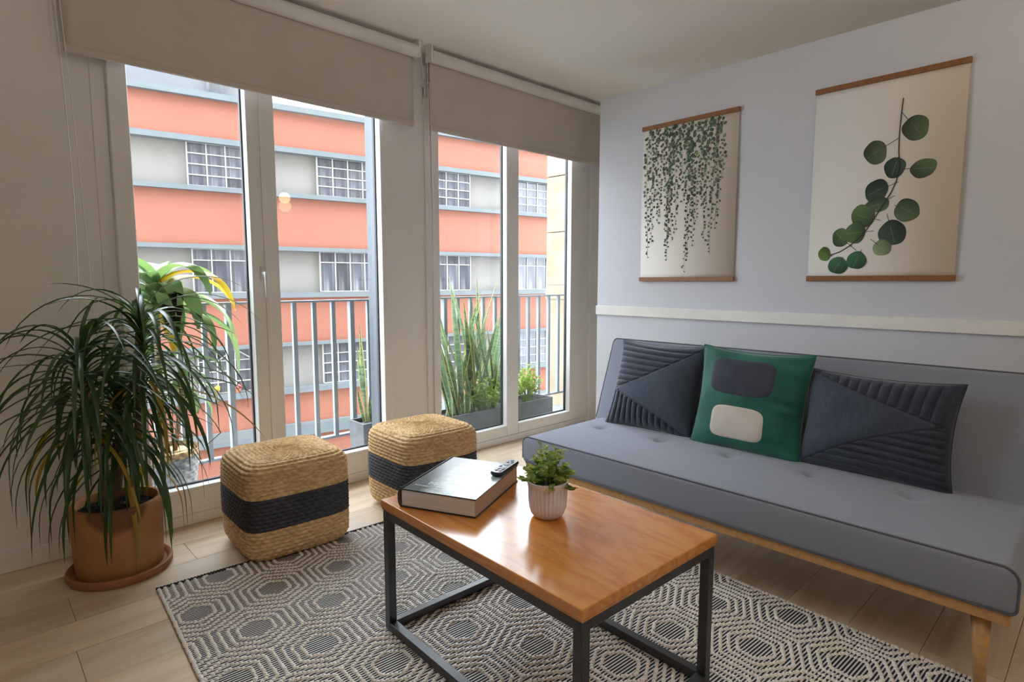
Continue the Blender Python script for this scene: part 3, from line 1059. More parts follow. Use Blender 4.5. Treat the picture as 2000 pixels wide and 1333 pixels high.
def roller_blind(x0, x1, label, chain_x, chain_bottom, bracket_left=True, bracket_right=True, zb=1.948):
    r = empty('roller_blind', (x0, 2.745, CEIL))
    tag(r, label, 'blind', 'roller blinds over the windows')
    W = x1 - x0
    zr = -0.053
    MB().tube([(0.012, 0, zr), (W - 0.012, 0, zr)], 0.033, 28).build('roller', 'blind_white', r)
    smooth_by_angle(r.children[-1], 40)
    # cloth leaves the roller at the back
    v, f = [], []
    nx = 40
    zs = np.linspace(zb - CEIL, zr, 24)
    for z in zs:
        for i in range(nx + 1):
            t = i / nx
            yy = 0.020 + 0.003 * math.sin(5 * t + 2) * (zr - z)
            v.append((0.02 + (W - 0.04) * t, yy, z))
    for j in range(len(zs) - 1):
        for i in range(nx):
            a = j * (nx + 1) + i
            f.append((a, a + 1, a + nx + 2, a + nx + 1))
    cl = MB().add(v, f).build('cloth', 'blind_fabric', r, smooth=True)
    md = cl.modifiers.new('thick', 'SOLIDIFY'); md.thickness = 0.0012
    box('hem_bar', 0.02, W - 0.02, 0.012, 0.028, zb - CEIL - 0.004, zb - CEIL + 0.024, 'blind_fabric', r, 0.005)
    for (on, xx) in ((bracket_left, 0.0), (bracket_right, W - 0.012)):
        if not on: continue
        b = MB()
        b.box(xx, xx + 0.010, -0.03, 0.03, -0.085, -0.001).box(xx - 0.012, xx + 0.022, -0.03, 0.045, -0.004, -0.0005)
        b.build('bracket', 'plastic_white', r, bevel=0.004)
    b = MB()
    cx = chain_x - x0
    pts = []
    n = 60
    z1 = chain_bottom - CEIL
    for i in range(n + 1):
        t = i / n
        pts.append((cx + 0.022 * math.sin(3.0 * t) * t, -0.030, zr + (z1 + 0.03 - zr) * t))
    endx = pts[-1][0]
    for i in range(1, 9):
        a = PI * i / 8
        pts.append((endx + 0.022 - 0.022 * math.cos(a), -0.030, z1 + 0.03 - 0.03 * math.sin(a)))
    ex = pts[-1][0]
    for i in range(1, n + 1):
        t = i / n
        pts.append((ex + (cx + 0.006 - ex) * t ** 1.4, -0.030 + 0.062 * min(1, t * 1.2) * (t > 0.9), z1 + 0.03 + (zr - z1 - 0.03) * t))
    b.tube(pts, 0.0016, 6)
    b.build('pull_chain', 'plastic_white', r, smooth=True)
    return r


roller_blind(0.335, 1.915, 'taupe roller blind pulled down over the window with the handle', 0.333, 0.95)
roller_blind(1.985, 3.60, 'taupe roller blind pulled down over the window beside the sofa', 1.955, 0.70)

# ================================================================== POSTERS
EARC = None


def poly_tri(c, pts):
    """fan faces for a closed outline around centre c"""
    v = [c] + pts
    f = [(0, i + 1, (i + 1) % len(pts) + 1) for i in range(len(pts))]
    return v, f


def poster(yc, z0, z1, W, label, draw):
    """local x runs along the wall to the right as seen from the room, local z up"""
    r = empty('wall_poster', (XP, yc, z0), R(-90))
    tag(r, label, 'poster', 'botanical posters on the partition')
    Hh = z1 - z0
    # paper: hangs a little away from the wall with a gentle belly
    v, f = [], []
    n = 24
    for j in range(n + 1):
        z = 0.008 + (Hh - 0.016) * j / n
        yy = -0.008 - 0.004 * math.sin(PI * j / n)
        v += [(-W / 2 + 0.004, yy, z), (0, yy - 0.001, z), (W / 2 - 0.004, yy, z)]
    for j in range(n):
        for i in range(2):
            a = j * 3 + i
            f.append((a, a + 1, a + 4, a + 3))
    pp = MB().add(v, f).build('paper', 'paper', r, smooth=True)
    md = pp.modifiers.new('thick', 'SOLIDIFY'); md.thickness = 0.0006; md.offset = -1
    for (nm, za) in (('bottom_batten', 0.0), ('top_batten', Hh - 0.023)):
        box(nm, -W / 2, W / 2, -0.019, -0.0005, za, za + 0.023, 'teak', r, 0.002)
    # flat print
    V, F, Cc = [], [], []

    def put(v2, f2, cols, lift=0.0006):
        k0 = len(V)
        for (x, z) in v2:
            yy = -0.008 - 0.004 * math.sin(PI * min(1, max(0, (z - 0.008) / (Hh - 0.016)))) - 0.001 * (1 - abs(x) / (W / 2)) - lift
            V.append((x, yy, z))
        F.extend([tuple(i + k0 for i in q) for q in f2])
        Cc.extend(cols)
    draw(put, W, Hh)
    me = mesh_from('printed_leaves', V, F, 'leaf_ink')
    ca = me.color_attributes.new('ink', 'FLOAT_COLOR', 'POINT')
    for i, c in enumerate(Cc):
        ca.data[i].color = (*c, 1)
    link('printed_leaves', me, r)
    return r


def stroke(put, pts, w, col, lift):
    v, f = [], []
    for i, (x, z) in enumerate(pts):
        a = pts[max(0, i - 1)]; b = pts[min(len(pts) - 1, i + 1)]
        dx, dz = b[0] - a[0], b[1] - a[1]
        l = math.hypot(dx, dz) or 1
        v += [(x - dz / l * w / 2, z + dx / l * w / 2), (x + dz / l * w / 2, z - dx / l * w / 2)]
    for i in range(len(pts) - 1):
        f.append((2 * i, 2 * i + 2, 2 * i + 3, 2 * i + 1))
    put(v, f, [col] * len(v), lift)


def draw_trailing(put, W, Hh):
    lr = random.Random(17)
    cols = [(0.045, 0.075, 0.05), (0.075, 0.10, 0.075), (0.10, 0.14, 0.09), (0.05, 0.065, 0.06), (0.16, 0.20, 0.11), (0.09, 0.085, 0.08)]
    strands = []
    for (x, bot) in ((-0.23, 0.13), (-0.21, 0.30), (-0.19, 0.22), (-0.165, 0.33), (-0.14, 0.36), (-0.115, 0.28), (-0.10, 0.20), (-0.09, 0.12), (-0.075, 0.22), (-0.055, 0.26),
                     (-0.04, 0.45), (-0.02, 0.50), (0.0, 0.42), (0.015, 0.05), (0.03, 0.13), (0.05, 0.20), (0.06, 0.30), (0.08, 0.33), (0.10, 0.40), (0.12, 0.22), (0.135, 0.36), (0.15, 0.48),
                     (0.165, 0.14), (0.18, 0.27), (0.195, 0.40), (0.21, 0.52)):
        x = x * 1.02 - 0.012
        strands.append((x, bot))
    for (x, bot) in strands:
        z = Hh - 0.026
        ph = lr.random() * 6
        pts = []
        for i in range(24):
            t = i / 23
            pts.append((x + 0.008 * math.sin(ph + 5 * t), z + (bot - z) * t))
        stroke(put, pts, 0.0012, (0.10, 0.12, 0.09), 0.0006)
        zz = z - 0.01
        while zz > bot:
            t = (z - zz) / (z - bot)
            xx = x + 0.008 * math.sin(ph + 5 * t)
            sz = lr.uniform(0.0065, 0.0115) * (1.0 - 0.35 * t)
            sd = lr.choice((-1, 1))
            cxx, czz = xx + sd * sz * lr.uniform(0.7, 1.6), zz + lr.uniform(-0.006, 0.006)
            a0 = lr.random() * 6
            n = 8
            el = lr.uniform(0.6, 1.0)
            ring = []
            for i in range(n):
                a = 2 * PI * i / n
                px, pz = sz * math.cos(a), sz * el * math.sin(a)
                ring.append((cxx + px * math.cos(a0) - pz * math.sin(a0), czz + px * math.sin(a0) + pz * math.cos(a0)))
            c = lr.choice(cols)
            lt = lr.uniform(0.8, 1.7) if zz > Hh * 0.55 else lr.uniform(0.7, 1.2)
            v, f = poly_tri((cxx, czz), ring)
            put(v, f, [tuple(q * lt * 1.25 for q in c)] + [tuple(q * lt for q in c)] * n, 0.0008 + 0.0006 * lr.random())
            zz -= lr.uniform(0.006, 0.013) * (1 + 0.9 * t)


def draw_branch(put, W, Hh):
    # picture measures: u to the right, w down, in fractions of the sheet
    def P(u, w):
        return ((u - 0.5) * W, (1 - w) * Hh)
    stem = [(0.612, 0.125), (0.605, 0.20), (0.602, 0.30), (0.605, 0.38), (0.618, 0.45), (0.600, 0.52), (0.575, 0.565), (0.52, 0.63), (0.47, 0.69), (0.43, 0.735), (0.38, 0.78), (0.31, 0.82), (0.24, 0.85), (0.17, 0.865)]
    stroke(put, [P(*q) for q in stem], 0.0042, (0.05, 0.04, 0.038), 0.0028)
    # leaves: centre u,w, radii, tilt, shade, petiole start
    L = [(0.700, 0.275, 0.083, 0.060, 0.5, 0, (0.605, 0.19)), (0.452, 0.365, 0.076, 0.060, 0.6, 0, (0.603, 0.31)), (0.585, 0.450, 0.070, 0.050, 0.0, 1, (0.605, 0.40)), (0.765, 0.468, 0.082, 0.044, 0.55, 2, (0.622, 0.46)),
         (0.475, 0.555, 0.076, 0.060, -0.5, 1, (0.615, 0.52)), (0.485, 0.622, 0.082, 0.038, 0.35, 2, (0.60, 0.585)), (0.680, 0.660, 0.080, 0.056, 0.8, 2, (0.598, 0.63)), (0.392, 0.675, 0.082, 0.060, 0.3, 3, (0.515, 0.70)),
         (0.345, 0.755, 0.072, 0.055, -0.4, 3, (0.475, 0.75)), (0.595, 0.765, 0.092, 0.062, 0.3, 1, (0.555, 0.67)), (0.535, 0.835, 0.062, 0.040, 0.2, 4, (0.455, 0.79)), (0.245, 0.775, 0.064, 0.048, -0.3, 3, (0.36, 0.845)),
         (0.365, 0.895, 0.070, 0.045, -0.5, 5, (0.40, 0.84)), (0.232, 0.920, 0.072, 0.044, -0.7, 5, (0.27, 0.875)), (0.128, 0.858, 0.045, 0.037, 0.2, 6, (0.19, 0.87))]
    pal = [(0.085, 0.115, 0.065), (0.050, 0.075, 0.060), (0.085, 0.125, 0.070), (0.085, 0.145, 0.070), (0.20, 0.26, 0.15), (0.045, 0.13, 0.065), (0.10, 0.18, 0.05)]
    lr = random.Random(2)
    for k_, (u, w, ru, rw, tilt, sh, st) in enumerate(L):
        c = P(u, w)
        rx, rz = ru * W, rw * Hh
        n = 30
        base = pal[sh]
        rings = []
        cols = []
        st2 = P(*st)
        ang = math.atan2(c[1] - st2[1], c[0] - st2[0])
        g = lr.uniform(0, 6)
        for rr in (0.35, 0.7, 0.93, 1.0):
            for i in range(n):
                a = 2 * PI * i / n
                wob = 1 + 0.035 * math.sin(3 * a + g) + 0.02 * math.sin(5 * a)
                px, pz = rx * rr * wob * math.cos(a), rz * rr * wob * math.sin(a)
                rings.append((c[0] + px * math.cos(tilt * 0.5) - pz * math.sin(tilt * 0.5), c[1] + px * math.sin(tilt * 0.5) + pz * math.cos(tilt * 0.5)))
                lgt = 1.0 + 0.45 * math.cos(a - g) * rr
                if rr == 1.0: lgt *= 0.55
                cols.append(tuple(q * lgt for q in base))
        v = [c] + rings
        f = [(0, 1 + i, 1 + (i + 1) % n) for i in range(n)]
        for q in range(3):
            for i in range(n):
                i2 = (i + 1) % n
                f.append((1 + q * n + i, 1 + (q + 1) * n + i, 1 + (q + 1) * n + i2, 1 + q * n + i2))
        lift = 0.0007 + 0.00012 * k_
        put(v, f, [tuple(q * 1.25 for q in base)] + cols, lift)
        # petiole and paler midrib
        stroke(put, [st2, ((st2[0] + c[0]) / 2, (st2[1] + c[1]) / 2), (c[0] - math.cos(ang) * rx * 0.6, c[1] - math.sin(ang) * rz * 0.6)], 0.0024, (0.06, 0.05, 0.045), 0.0030)
        stroke(put, [(c[0] - math.cos(ang) * rx * 0.6, c[1] - math.sin(ang) * rz * 0.6), (c[0] + math.cos(ang) * rx * 0.75, c[1] + math.sin(ang) * rz * 0.75)], 0.0016, (0.20, 0.25, 0.17), 0.0031)


poster(1.697, 1.098, 1.978, 0.578, 'hanging poster printed with many thin trailing vines of tiny leaves', draw_trailing)
poster(0.763, 1.100, 1.973, 0.572, 'hanging poster printed with one branch of large round green leaves', draw_branch)

# ================================================================== SOFA
sofa = empty('sofa', (1.86, 1.0025, 0.0))
tag(sofa, 'grey fabric sofa bed with a wooden rail and tapered beech legs', 'sofa')


def slab(W, D, Hh, r, crown=0.010, edge=0.012, dims=(), dimr=0.032, dimd=0.019, nx=120, ny=44):
    """upholstered slab: local x width (centred), y depth 0..D (0 is the front), z 0..Hh.
    front elevation is a rectangle with upper corners rounded by r"""
    # outline in (x,z), counter-clockwise from bottom left
    out = []
    rb = 0.018
    for i in range(7):
        a = PI + PI / 2 * i / 6
        out.append((-W / 2 + rb + rb * math.cos(a), rb + rb * math.sin(a)))
    for i in range(7):
        a = -PI / 2 + PI / 2 * i / 6
        out.append((W / 2 - rb + rb * math.cos(a), rb + rb * math.sin(a)))
    for i in range(9):
        a = PI / 2 * i / 8
        out.append((W / 2 - r + r * math.cos(a), Hh - r + r * math.sin(a)))
    for i in range(1, nx):
        out.append((W / 2 - r - (W - 2 * r) * i / nx, Hh))
    for i in range(9):
        a = PI / 2 + PI / 2 * i / 8
        out.append((-W / 2 + r + r * math.cos(a), Hh - r + r * math.sin(a)))
    m = len(out)
    ys = [(0.0, edge), (edge * 0.3, edge * 0.3), (edge, 0.0)] + [(edge + (D - 2 * edge) * (j + 1) / ny, 0.0) for j in range(ny)] + [(D - edge * 0.3, edge * 0.3), (D, edge)]
    v, f = [], []
    for (yy, ins) in ys:
        for (x, z) in out:
            sx = (W / 2 - ins) / (W / 2)
            sz = (Hh / 2 - ins) / (Hh / 2)
            X, Z = x * sx, Hh / 2 + (z - Hh / 2) * sz
            if z > Hh * 0.8 and ins == 0:
                tx = max(0, 1 - abs(2 * x / W) ** 6); ty = max(0, 1 - abs(2 * yy / D - 1) ** 4)
                Z += crown * tx * ty
                for (dx, dy) in dims:
                    q = math.hypot(x - dx, (yy - dy) * 1.0)
                    Z -= dimd * math.exp(-(q / dimr) ** 2) + 0.008 * math.exp(-(q / 0.010) ** 2)
            v.append((X, yy, Z))
    for j in range(len(ys) - 1):
        for i in range(m):
            i2 = (i + 1) % m
            f.append((j * m + i, j * m + i2, (j + 1) * m + i2, (j + 1) * m + i))
    f.append(tuple(reversed(range(m))))
    f.append(tuple((len(ys) - 1) * m + i for i in range(m)))
    return v, [tuple(reversed(q)) for q in f], out


SW = 1.755
# local frame of the sofa: local x = along the sofa. world -Y is to the right seen from the room
sofa.rotation_euler = (0, 0, R(-90))     # local x -> world -y, local y -> world +x
dims = [(1.0025 - yy, 0.372) for yy in (1.705, 1.378, 1.06, 0.745, 0.432)]
v, f, outl = slab(SW, 0.62, 0.122, 0.038, 0.012, dims=dims)
seat = MB().add(v, f).build('seat', 'sofa_fabric', sofa)
smooth_by_angle(seat, 45)
seat.location = (0, 0, 0.262)
pip = MB().tube([(x, 0.006, z) for (x, z) in outl[6:] + outl[:1]], 0.0034, 8)
pip.build('piping', 'sofa_piping', seat, smooth=True)
for i, (dx, dy) in enumerate(dims):
    b = MB()
    b.lathe([(0.001, 0.002), (0.006, 0.0015), (0.008, -0.002), (0.006, -0.006)], 12, (dx, dy, 0.113))
    b.build('tuft_button', 'sofa_fabric', seat, smooth=True)
# backrest leans back: from (x .56, z .375) up to (x .71, z .795)
v, f, outl = slab(SW + 0.02, 0.15, 0.455, 0.022, 0.004, nx=60, ny=10)
back = MB().add(v, f).build('backrest', 'sofa_fabric', sofa)
smooth_by_angle(back, 45)
lean = math.atan2(0.155, 0.425)
back.location = (0, 0.552, 0.365)
back.rotation_euler = (-lean, 0, 0)
MB().tube([(x, 0.006, z) for (x, z) in outl[6:] + outl[:1]], 0.0034, 8).build('piping', 'sofa_piping', back, smooth=True)
fr_ = MB()
fr_.box(-SW / 2 + 0.012, SW / 2 - 0.012, 0.012, 0.032, 0.226, 0.262)
fr_.box(-SW / 2 + 0.012, SW / 2 - 0.012, 0.55, 0.57, 0.226, 0.262)
fr_.box(-SW / 2 + 0.012, -SW / 2 + 0.032, 0.032, 0.55, 0.226, 0.262)
fr_.box(SW / 2 - 0.032, SW / 2 - 0.012, 0.032, 0.55, 0.226, 0.262)
fr_.build('frame_rail', 'beech', sofa, bevel=0.003)
box('slat_deck', -SW / 2 + 0.03, SW / 2 - 0.03, 0.032, 0.55, 0.236, 0.262, 'floor_base', sofa)
for (lx, ly, dx, dy, zf) in ((SW / 2 - 0.075, 0.058, 0.012, -0.014, 0.0108), (-SW / 2 + 0.075, 0.058, -0.012, -0.014, 0.0108), (SW / 2 - 0.075, 0.50, 0.012, 0.014, 0.0), (-SW / 2 + 0.075, 0.50, -0.012, 0.014, 0.0)):
    MB().tube([(lx + dx, ly + dy, zf), (lx, ly, 0.228)], [0.0125, 0.024], 20).build('leg', 'beech', sofa, smooth=True)

# ================================================================== CUSHIONS


def pillow_shape(W, Hh, T, n, ribs=None, seed=0):
    lr = np.random.default_rng(seed)
    g = np.linspace(-1, 1, n)
    U, V = np.meshgrid(g, g)           # V up
    th = (np.clip((1 - np.abs(U) ** 2.4), 0, 1) * np.clip((1 - np.abs(V) ** 2.4), 0, 1)) ** 0.50 * T / 2
    X = U * W / 2 * (1 - 0.085 * (1 - V ** 2))
    Z = V * Hh / 2 * (1 - 0.085 * (1 - U ** 2))
    wr = 0.0
    for k_ in range(7):
        a, b_, p = lr.uniform(2, 9), lr.uniform(2, 9), lr.uniform(0, 6)
        wr = wr + 0.0010 * np.sin(a * U + b_ * V * lr.choice([-1, 1]) + p)
    edge = np.clip(np.minimum(1 - np.abs(U), 1 - np.abs(V)) * 6, 0, 1)
    pleat = 0.0025 * np.sin(38 * (U + V) + 3 * np.sin(5 * U)) * np.clip(1 - np.minimum(1 - np.abs(U), 1 - np.abs(V)) * 5, 0, 1) * edge
    th = th + (wr + pleat) * edge
    return U, V, X, Z, th, edge


def pillow(name, label, ctr, ex, ez, W, Hh, T, kind, seed=0, flip=False):
    r = empty(name, ctr)
    tag(r, label, 'cushion', 'cushions on the sofa')
    ex = Vector(ex).normalized()
    ez = Vector(ez)
    ez = (ez - ex * ez.dot(ex)).normalized()
    ey = ez.cross(ex)                     # points away from the viewer
    r.rotation_euler = Matrix((ex, ey, ez)).transposed().to_euler()
    n = 150 if kind == 'navy' else 70
    U, V, X, Z, th, edge = pillow_shape(W, Hh, T, n, seed=seed)
    idx = np.arange(n * n).reshape(n, n)
    a, b_, c, d = idx[:-1, :-1], idx[:-1, 1:], idx[1:, 1:], idx[1:, :-1]
    quads = np.stack([a, b_, c, d], -1).reshape(-1, 4)

    def sub(mask, Y, nm, m):
        q = quads[mask]
        used = np.unique(q)
        remap = -np.ones(n * n, int); remap[used] = np.arange(len(used))
        vv = np.stack([X.ravel()[used], Y.ravel()[used], Z.ravel()[used]], -1)
        return link(nm, mesh_from(nm, vv, remap[q], m, smooth=True), r)
    uq = (U[:-1, :-1] + U[1:, 1:]).ravel() / 2
    vq = (V[:-1, :-1] + V[1:, 1:]).ravel() / 2
    allm = np.ones(len(quads), bool)
    if kind == 'navy':
        s_ = -1 if flip else 1
        A, Bv = U * s_, V * s_
        # seam 1 rises from the left edge to the top right corner, seam 2 falls to the bottom right
        l1 = -0.22 + (A + 1) * 0.60 - 0.12 * np.sin((A + 1) * PI / 2)
        l2 = -0.22 - (A + 0.80) * 0.42 - 0.0 * A
        def sm(x): return np.clip(x / 0.03, 0, 1)
        up = sm(Bv - l1); lo = sm(l2 - Bv)
        k1, k2 = 14, 14
        rib1 = (np.abs(np.sin(PI * k1 * (Bv + 0.04 * A) / 2)) ** 0.55 - 0.75) * 0.0125
        rib2 = (np.abs(np.sin(PI * k2 * (A - 0.05 * Bv) / 2)) ** 0.55 - 0.75) * 0.0125
        seam = -0.004 * (np.exp(-((Bv - l1) / 0.02) ** 2) + np.exp(-((Bv - l2) / 0.02) ** 2) * (A > -0.8))
        Y = -(th + (up * rib1 + lo * rib2 + seam) * edge)
        Aq, Bq = uq * s_, vq * s_
        q1 = -0.22 + (Aq + 1) * 0.60 - 0.12 * np.sin((Aq + 1) * PI / 2)
        q2 = -0.22 - (Aq + 0.80) * 0.42
        mu = Bq > q1
        ml = (~mu) & ((Bq < q2) | (Aq < -0.8))
        sub(mu, Y, 'ribbed_panel', 'navy_velvet')
        sub(ml, Y, 'ribbed_panel', 'navy_velvet')
        sub(~(mu | ml), Y, 'smooth_panel', 'navy_smooth')
        sub(allm, th, 'back_panel', 'navy_velvet')
    else:
        fold = 0.0045 * np.sin(17 * V + 5 * U + 1.5 * np.sin(7 * V)) * np.clip((U - 0.35) * 2.2, 0, 1) * edge
        Y = -(th + fold)
        sub(allm, Y, 'front_panel', 'green_velvet')
        sub(allm, th, 'back_panel', 'green_velvet')

        def patch(u0, u1, v0, v1, rad, nm, m):
            # rounded rectangle following the cushion front
            nn = 34
            g = np.linspace(-1, 1, nn)
            vs_, fs = [], []
            for q in g:
                for p in g:
                    mx_ = max(abs(p), abs(q)) + 1e-9
                    ln = (abs(p) ** 4.5 + abs(q) ** 4.5) ** (1 / 4.5) + 1e-9
                    pu, qv = p * mx_ / ln, q * mx_ / ln
                    uu = (u0 + u1) / 2 + pu * (u1 - u0) / 2
                    vv = (v0 + v1) / 2 + qv * (v1 - v0) / 2
                    fi = (vv + 1) / 2 * (n - 1); fj = (uu + 1) / 2 * (n - 1)
                    i0, j0 = int(min(n - 2, fi)), int(min(n - 2, fj))
                    a_, b2 = fi - i0, fj - j0

                    def bl(G):
                        return (G[i0, j0] * (1 - a_) * (1 - b2) + G[i0 + 1, j0] * a_ * (1 - b2) + G[i0, j0 + 1] * (1 - a_) * b2 + G[i0 + 1, j0 + 1] * a_ * b2)
                    lift = 0.0028 if max(abs(p), abs(q)) < 0.97 else 0.0002
                    vs_.append((bl(X), bl(Y) - lift, bl(Z)))
            for i in range(nn - 1):
                for j in range(nn - 1):
                    k_ = i * nn + j
                    fs.append((k_, k_ + 1, k_ + nn + 1, k_ + nn))
            link(nm, mesh_from(nm, vs_, fs, m, smooth=True), r)
        patch(-0.72, 0.50, 0.10, 0.82, 0.2, 'slate_patch', 'slate_patch')
        patch(-0.60, 0.42, -0.78, -0.13, 0.2, 'cream_patch', 'cream_patch')
    # zip-side seam
    pts = []
    for t in np.linspace(-1, 1, 24)[:-1]: pts.append((t * W / 2, 0, -Hh / 2 * (1 - 0.085 * (1 - t * t))))
    for t in np.linspace(-1, 1, 24)[:-1]: pts.append((W / 2 * (1 - 0.085 * (1 - t * t)), 0, t * Hh / 2))
    for t in np.linspace(1, -1, 24)[:-1]: pts.append((t * W / 2, 0, Hh / 2 * (1 - 0.085 * (1 - t * t))))
    for t in np.linspace(1, -1, 24)[:-1]: pts.append((-W / 2 * (1 - 0.085 * (1 - t * t)), 0, t * Hh / 2))
    MB().tube(pts, 0.003, 6, closed=True).build('edge_seam', 'green_velvet' if kind == 'green' else 'navy_velvet', r, smooth=True)
    return r


pillow('cushion', 'navy velvet cushion with its smooth wedge opening to the right, at the window end', (2.425, 1.535, 0.588), (0.05, -1, -0.012), (0.36, 0.05, 1), 0.465, 0.445, 0.15, 'navy', 1)
pillow('cushion', 'emerald green velvet cushion with slate and cream rounded patches', (2.385, 1.055, 0.592), (0.02, -1, -0.02), (0.22, 0.03, 1), 0.47, 0.45, 0.13, 'green', 2)
pillow('cushion', 'navy velvet cushion with its smooth wedge opening to the left, beside bare backrest', (2.405, 0.595, 0.566), (0.0, -1, -0.01), (0.24, 0.06, 1), 0.505, 0.385, 0.15, 'navy', 3, flip=True)

# ================================================================== RUG
RUGR = R(-3.3)
rug = empty('area_rug', (0.448, 2.306, 0.0), RUGR)
tag(rug, 'flat-woven cream and charcoal rug with concentric hexagons', 'rug')
RW, RL = 1.635, 2.45
box('ground_weave', 0, RW, -RL, 0, 0.0005, 0.0045, 'rug_ground', rug)
b = MB()
for i in range(int(RW / 0.011)):
    x = 0.011 * (i + 0.5)
    b.tube([(x - 0.004, 0.004, 0.004), (x + 0.004, -0.008, 0.0055)], 0.0052, 6)
tag(b.build('binding', 'rug_binding', rug, smooth=True), kind='stuff')
# raised cream yarn knots: ropes of knots along concentric hexagons
ca, sa = math.cos(RUGR), math.sin(RUGR)
dx, dy = 0.863 - 0.448, 1.803 - 2.306
hx0, hy0 = ca * dx + sa * dy, -sa * dx + ca * dy       # one hexagon centre, from the floor
PA, PR = 0.247, 0.214
pit = 0.0118
kx, ky, kang = [], [], []
for r_ in range(-10, 12):
    yc = hy0 + r_ * PR
    sx = hx0 + (PA / 2 if r_ % 2 else 0)
    for c_ in range(-8, 12):
        xc = sx + c_ * PA
        if not (-0.2 < xc < RW + 0.2 and -RL - 0.2 < yc < 0.2): continue
        for ap, half in ((0.051, 0), (0.0755, 0), (0.0995, 0), (PA / 2, 1)):
            R6 = ap / math.cos(PI / 6)
            cs = [(xc + R6 * math.cos(R(30 + 60 * i)), yc + R6 * math.sin(R(30 + 60 * i))) for i in range(6)]
            for i in range(6):
                if half and i >= 3: continue            # shared outline is laid once
                (xa, ya), (xb, yb) = cs[i], cs[(i + 1) % 6]
                ln = math.hypot(xb - xa, yb - ya)
                n_ = max(2, round(ln / pit))
                for q in range(n_):
                    t = (q + 0.5) / n_
                    kx.append(xa + (xb - xa) * t); ky.append(ya + (yb - ya) * t)
for q in range(int(RL / 0.0125)):
    for xx in (0.006, RW - 0.006):
        kx.append(xx); ky.append(-0.012 - q * 0.0125)
Xk, Yk = np.array(kx), np.array(ky)
keep = (Xk > 0.005) & (Xk < RW - 0.005) & (Yk < -0.008) & (Yk > -RL + 0.006)
Xk, Yk = Xk[keep], Yk[keep]
nk = len(Xk)
jr = np.random.default_rng(1)
ring = np.array([(math.cos(a), math.sin(a)) for a in np.arange(6) * PI / 3])
rx, ry = 0.0066, 0.0063
tmpl = [(q[0] * rx, q[1] * ry, 0.004) for q in ring] + [(q[0] * rx * 0.72, q[1] * ry * 0.72, 0.0088) for q in ring] + [(0, 0, 0.0104)]
tmpl = np.array(tmpl)
tf = [(i, (i + 1) % 6, 6 + (i + 1) % 6, 6 + i) for i in range(6)] + [(6 + i, 6 + (i + 1) % 6, 12) for i in range(6)]
sc3 = jr.uniform(0.9, 1.1, (nk, 1, 1))
pos = np.stack([Xk + jr.normal(0, 0.0005, nk), Yk + jr.normal(0, 0.0005, nk), np.zeros(nk)], -1)
V3 = (tmpl[None] * sc3 + pos[:, None, :]).reshape(-1, 3)
me = bpy.data.meshes.new('yarn_knots')
me.vertices.add(len(V3))
me.vertices.foreach_set('co', V3.ravel().astype(np.float32))
loops, starts, tot = [], [], []
flat = np.concatenate([np.array(q) for q in tf])
lens = np.array([len(q) for q in tf])
L_all = (flat[None, :] + (np.arange(nk) * 13)[:, None]).ravel()
len_all = np.tile(lens, nk)
me.loops.add(len(L_all))
me.loops.foreach_set('vertex_index', L_all.astype(np.int32))
me.polygons.add(len(len_all))
st_ = np.concatenate([[0], np.cumsum(len_all)[:-1]])
me.polygons.foreach_set('loop_start', st_.astype(np.int32))
me.polygons.foreach_set('loop_total', len_all.astype(np.int32))
me.update(calc_edges=True)
me.validate()
me.materials.append(MATS['rug_yarn'])
me.polygons.foreach_set('use_smooth', [True] * len(me.polygons))
tag(link('yarn_knots', me, rug), kind='stuff')
RUGTOP = 0.0105

# ================================================================== POUFS


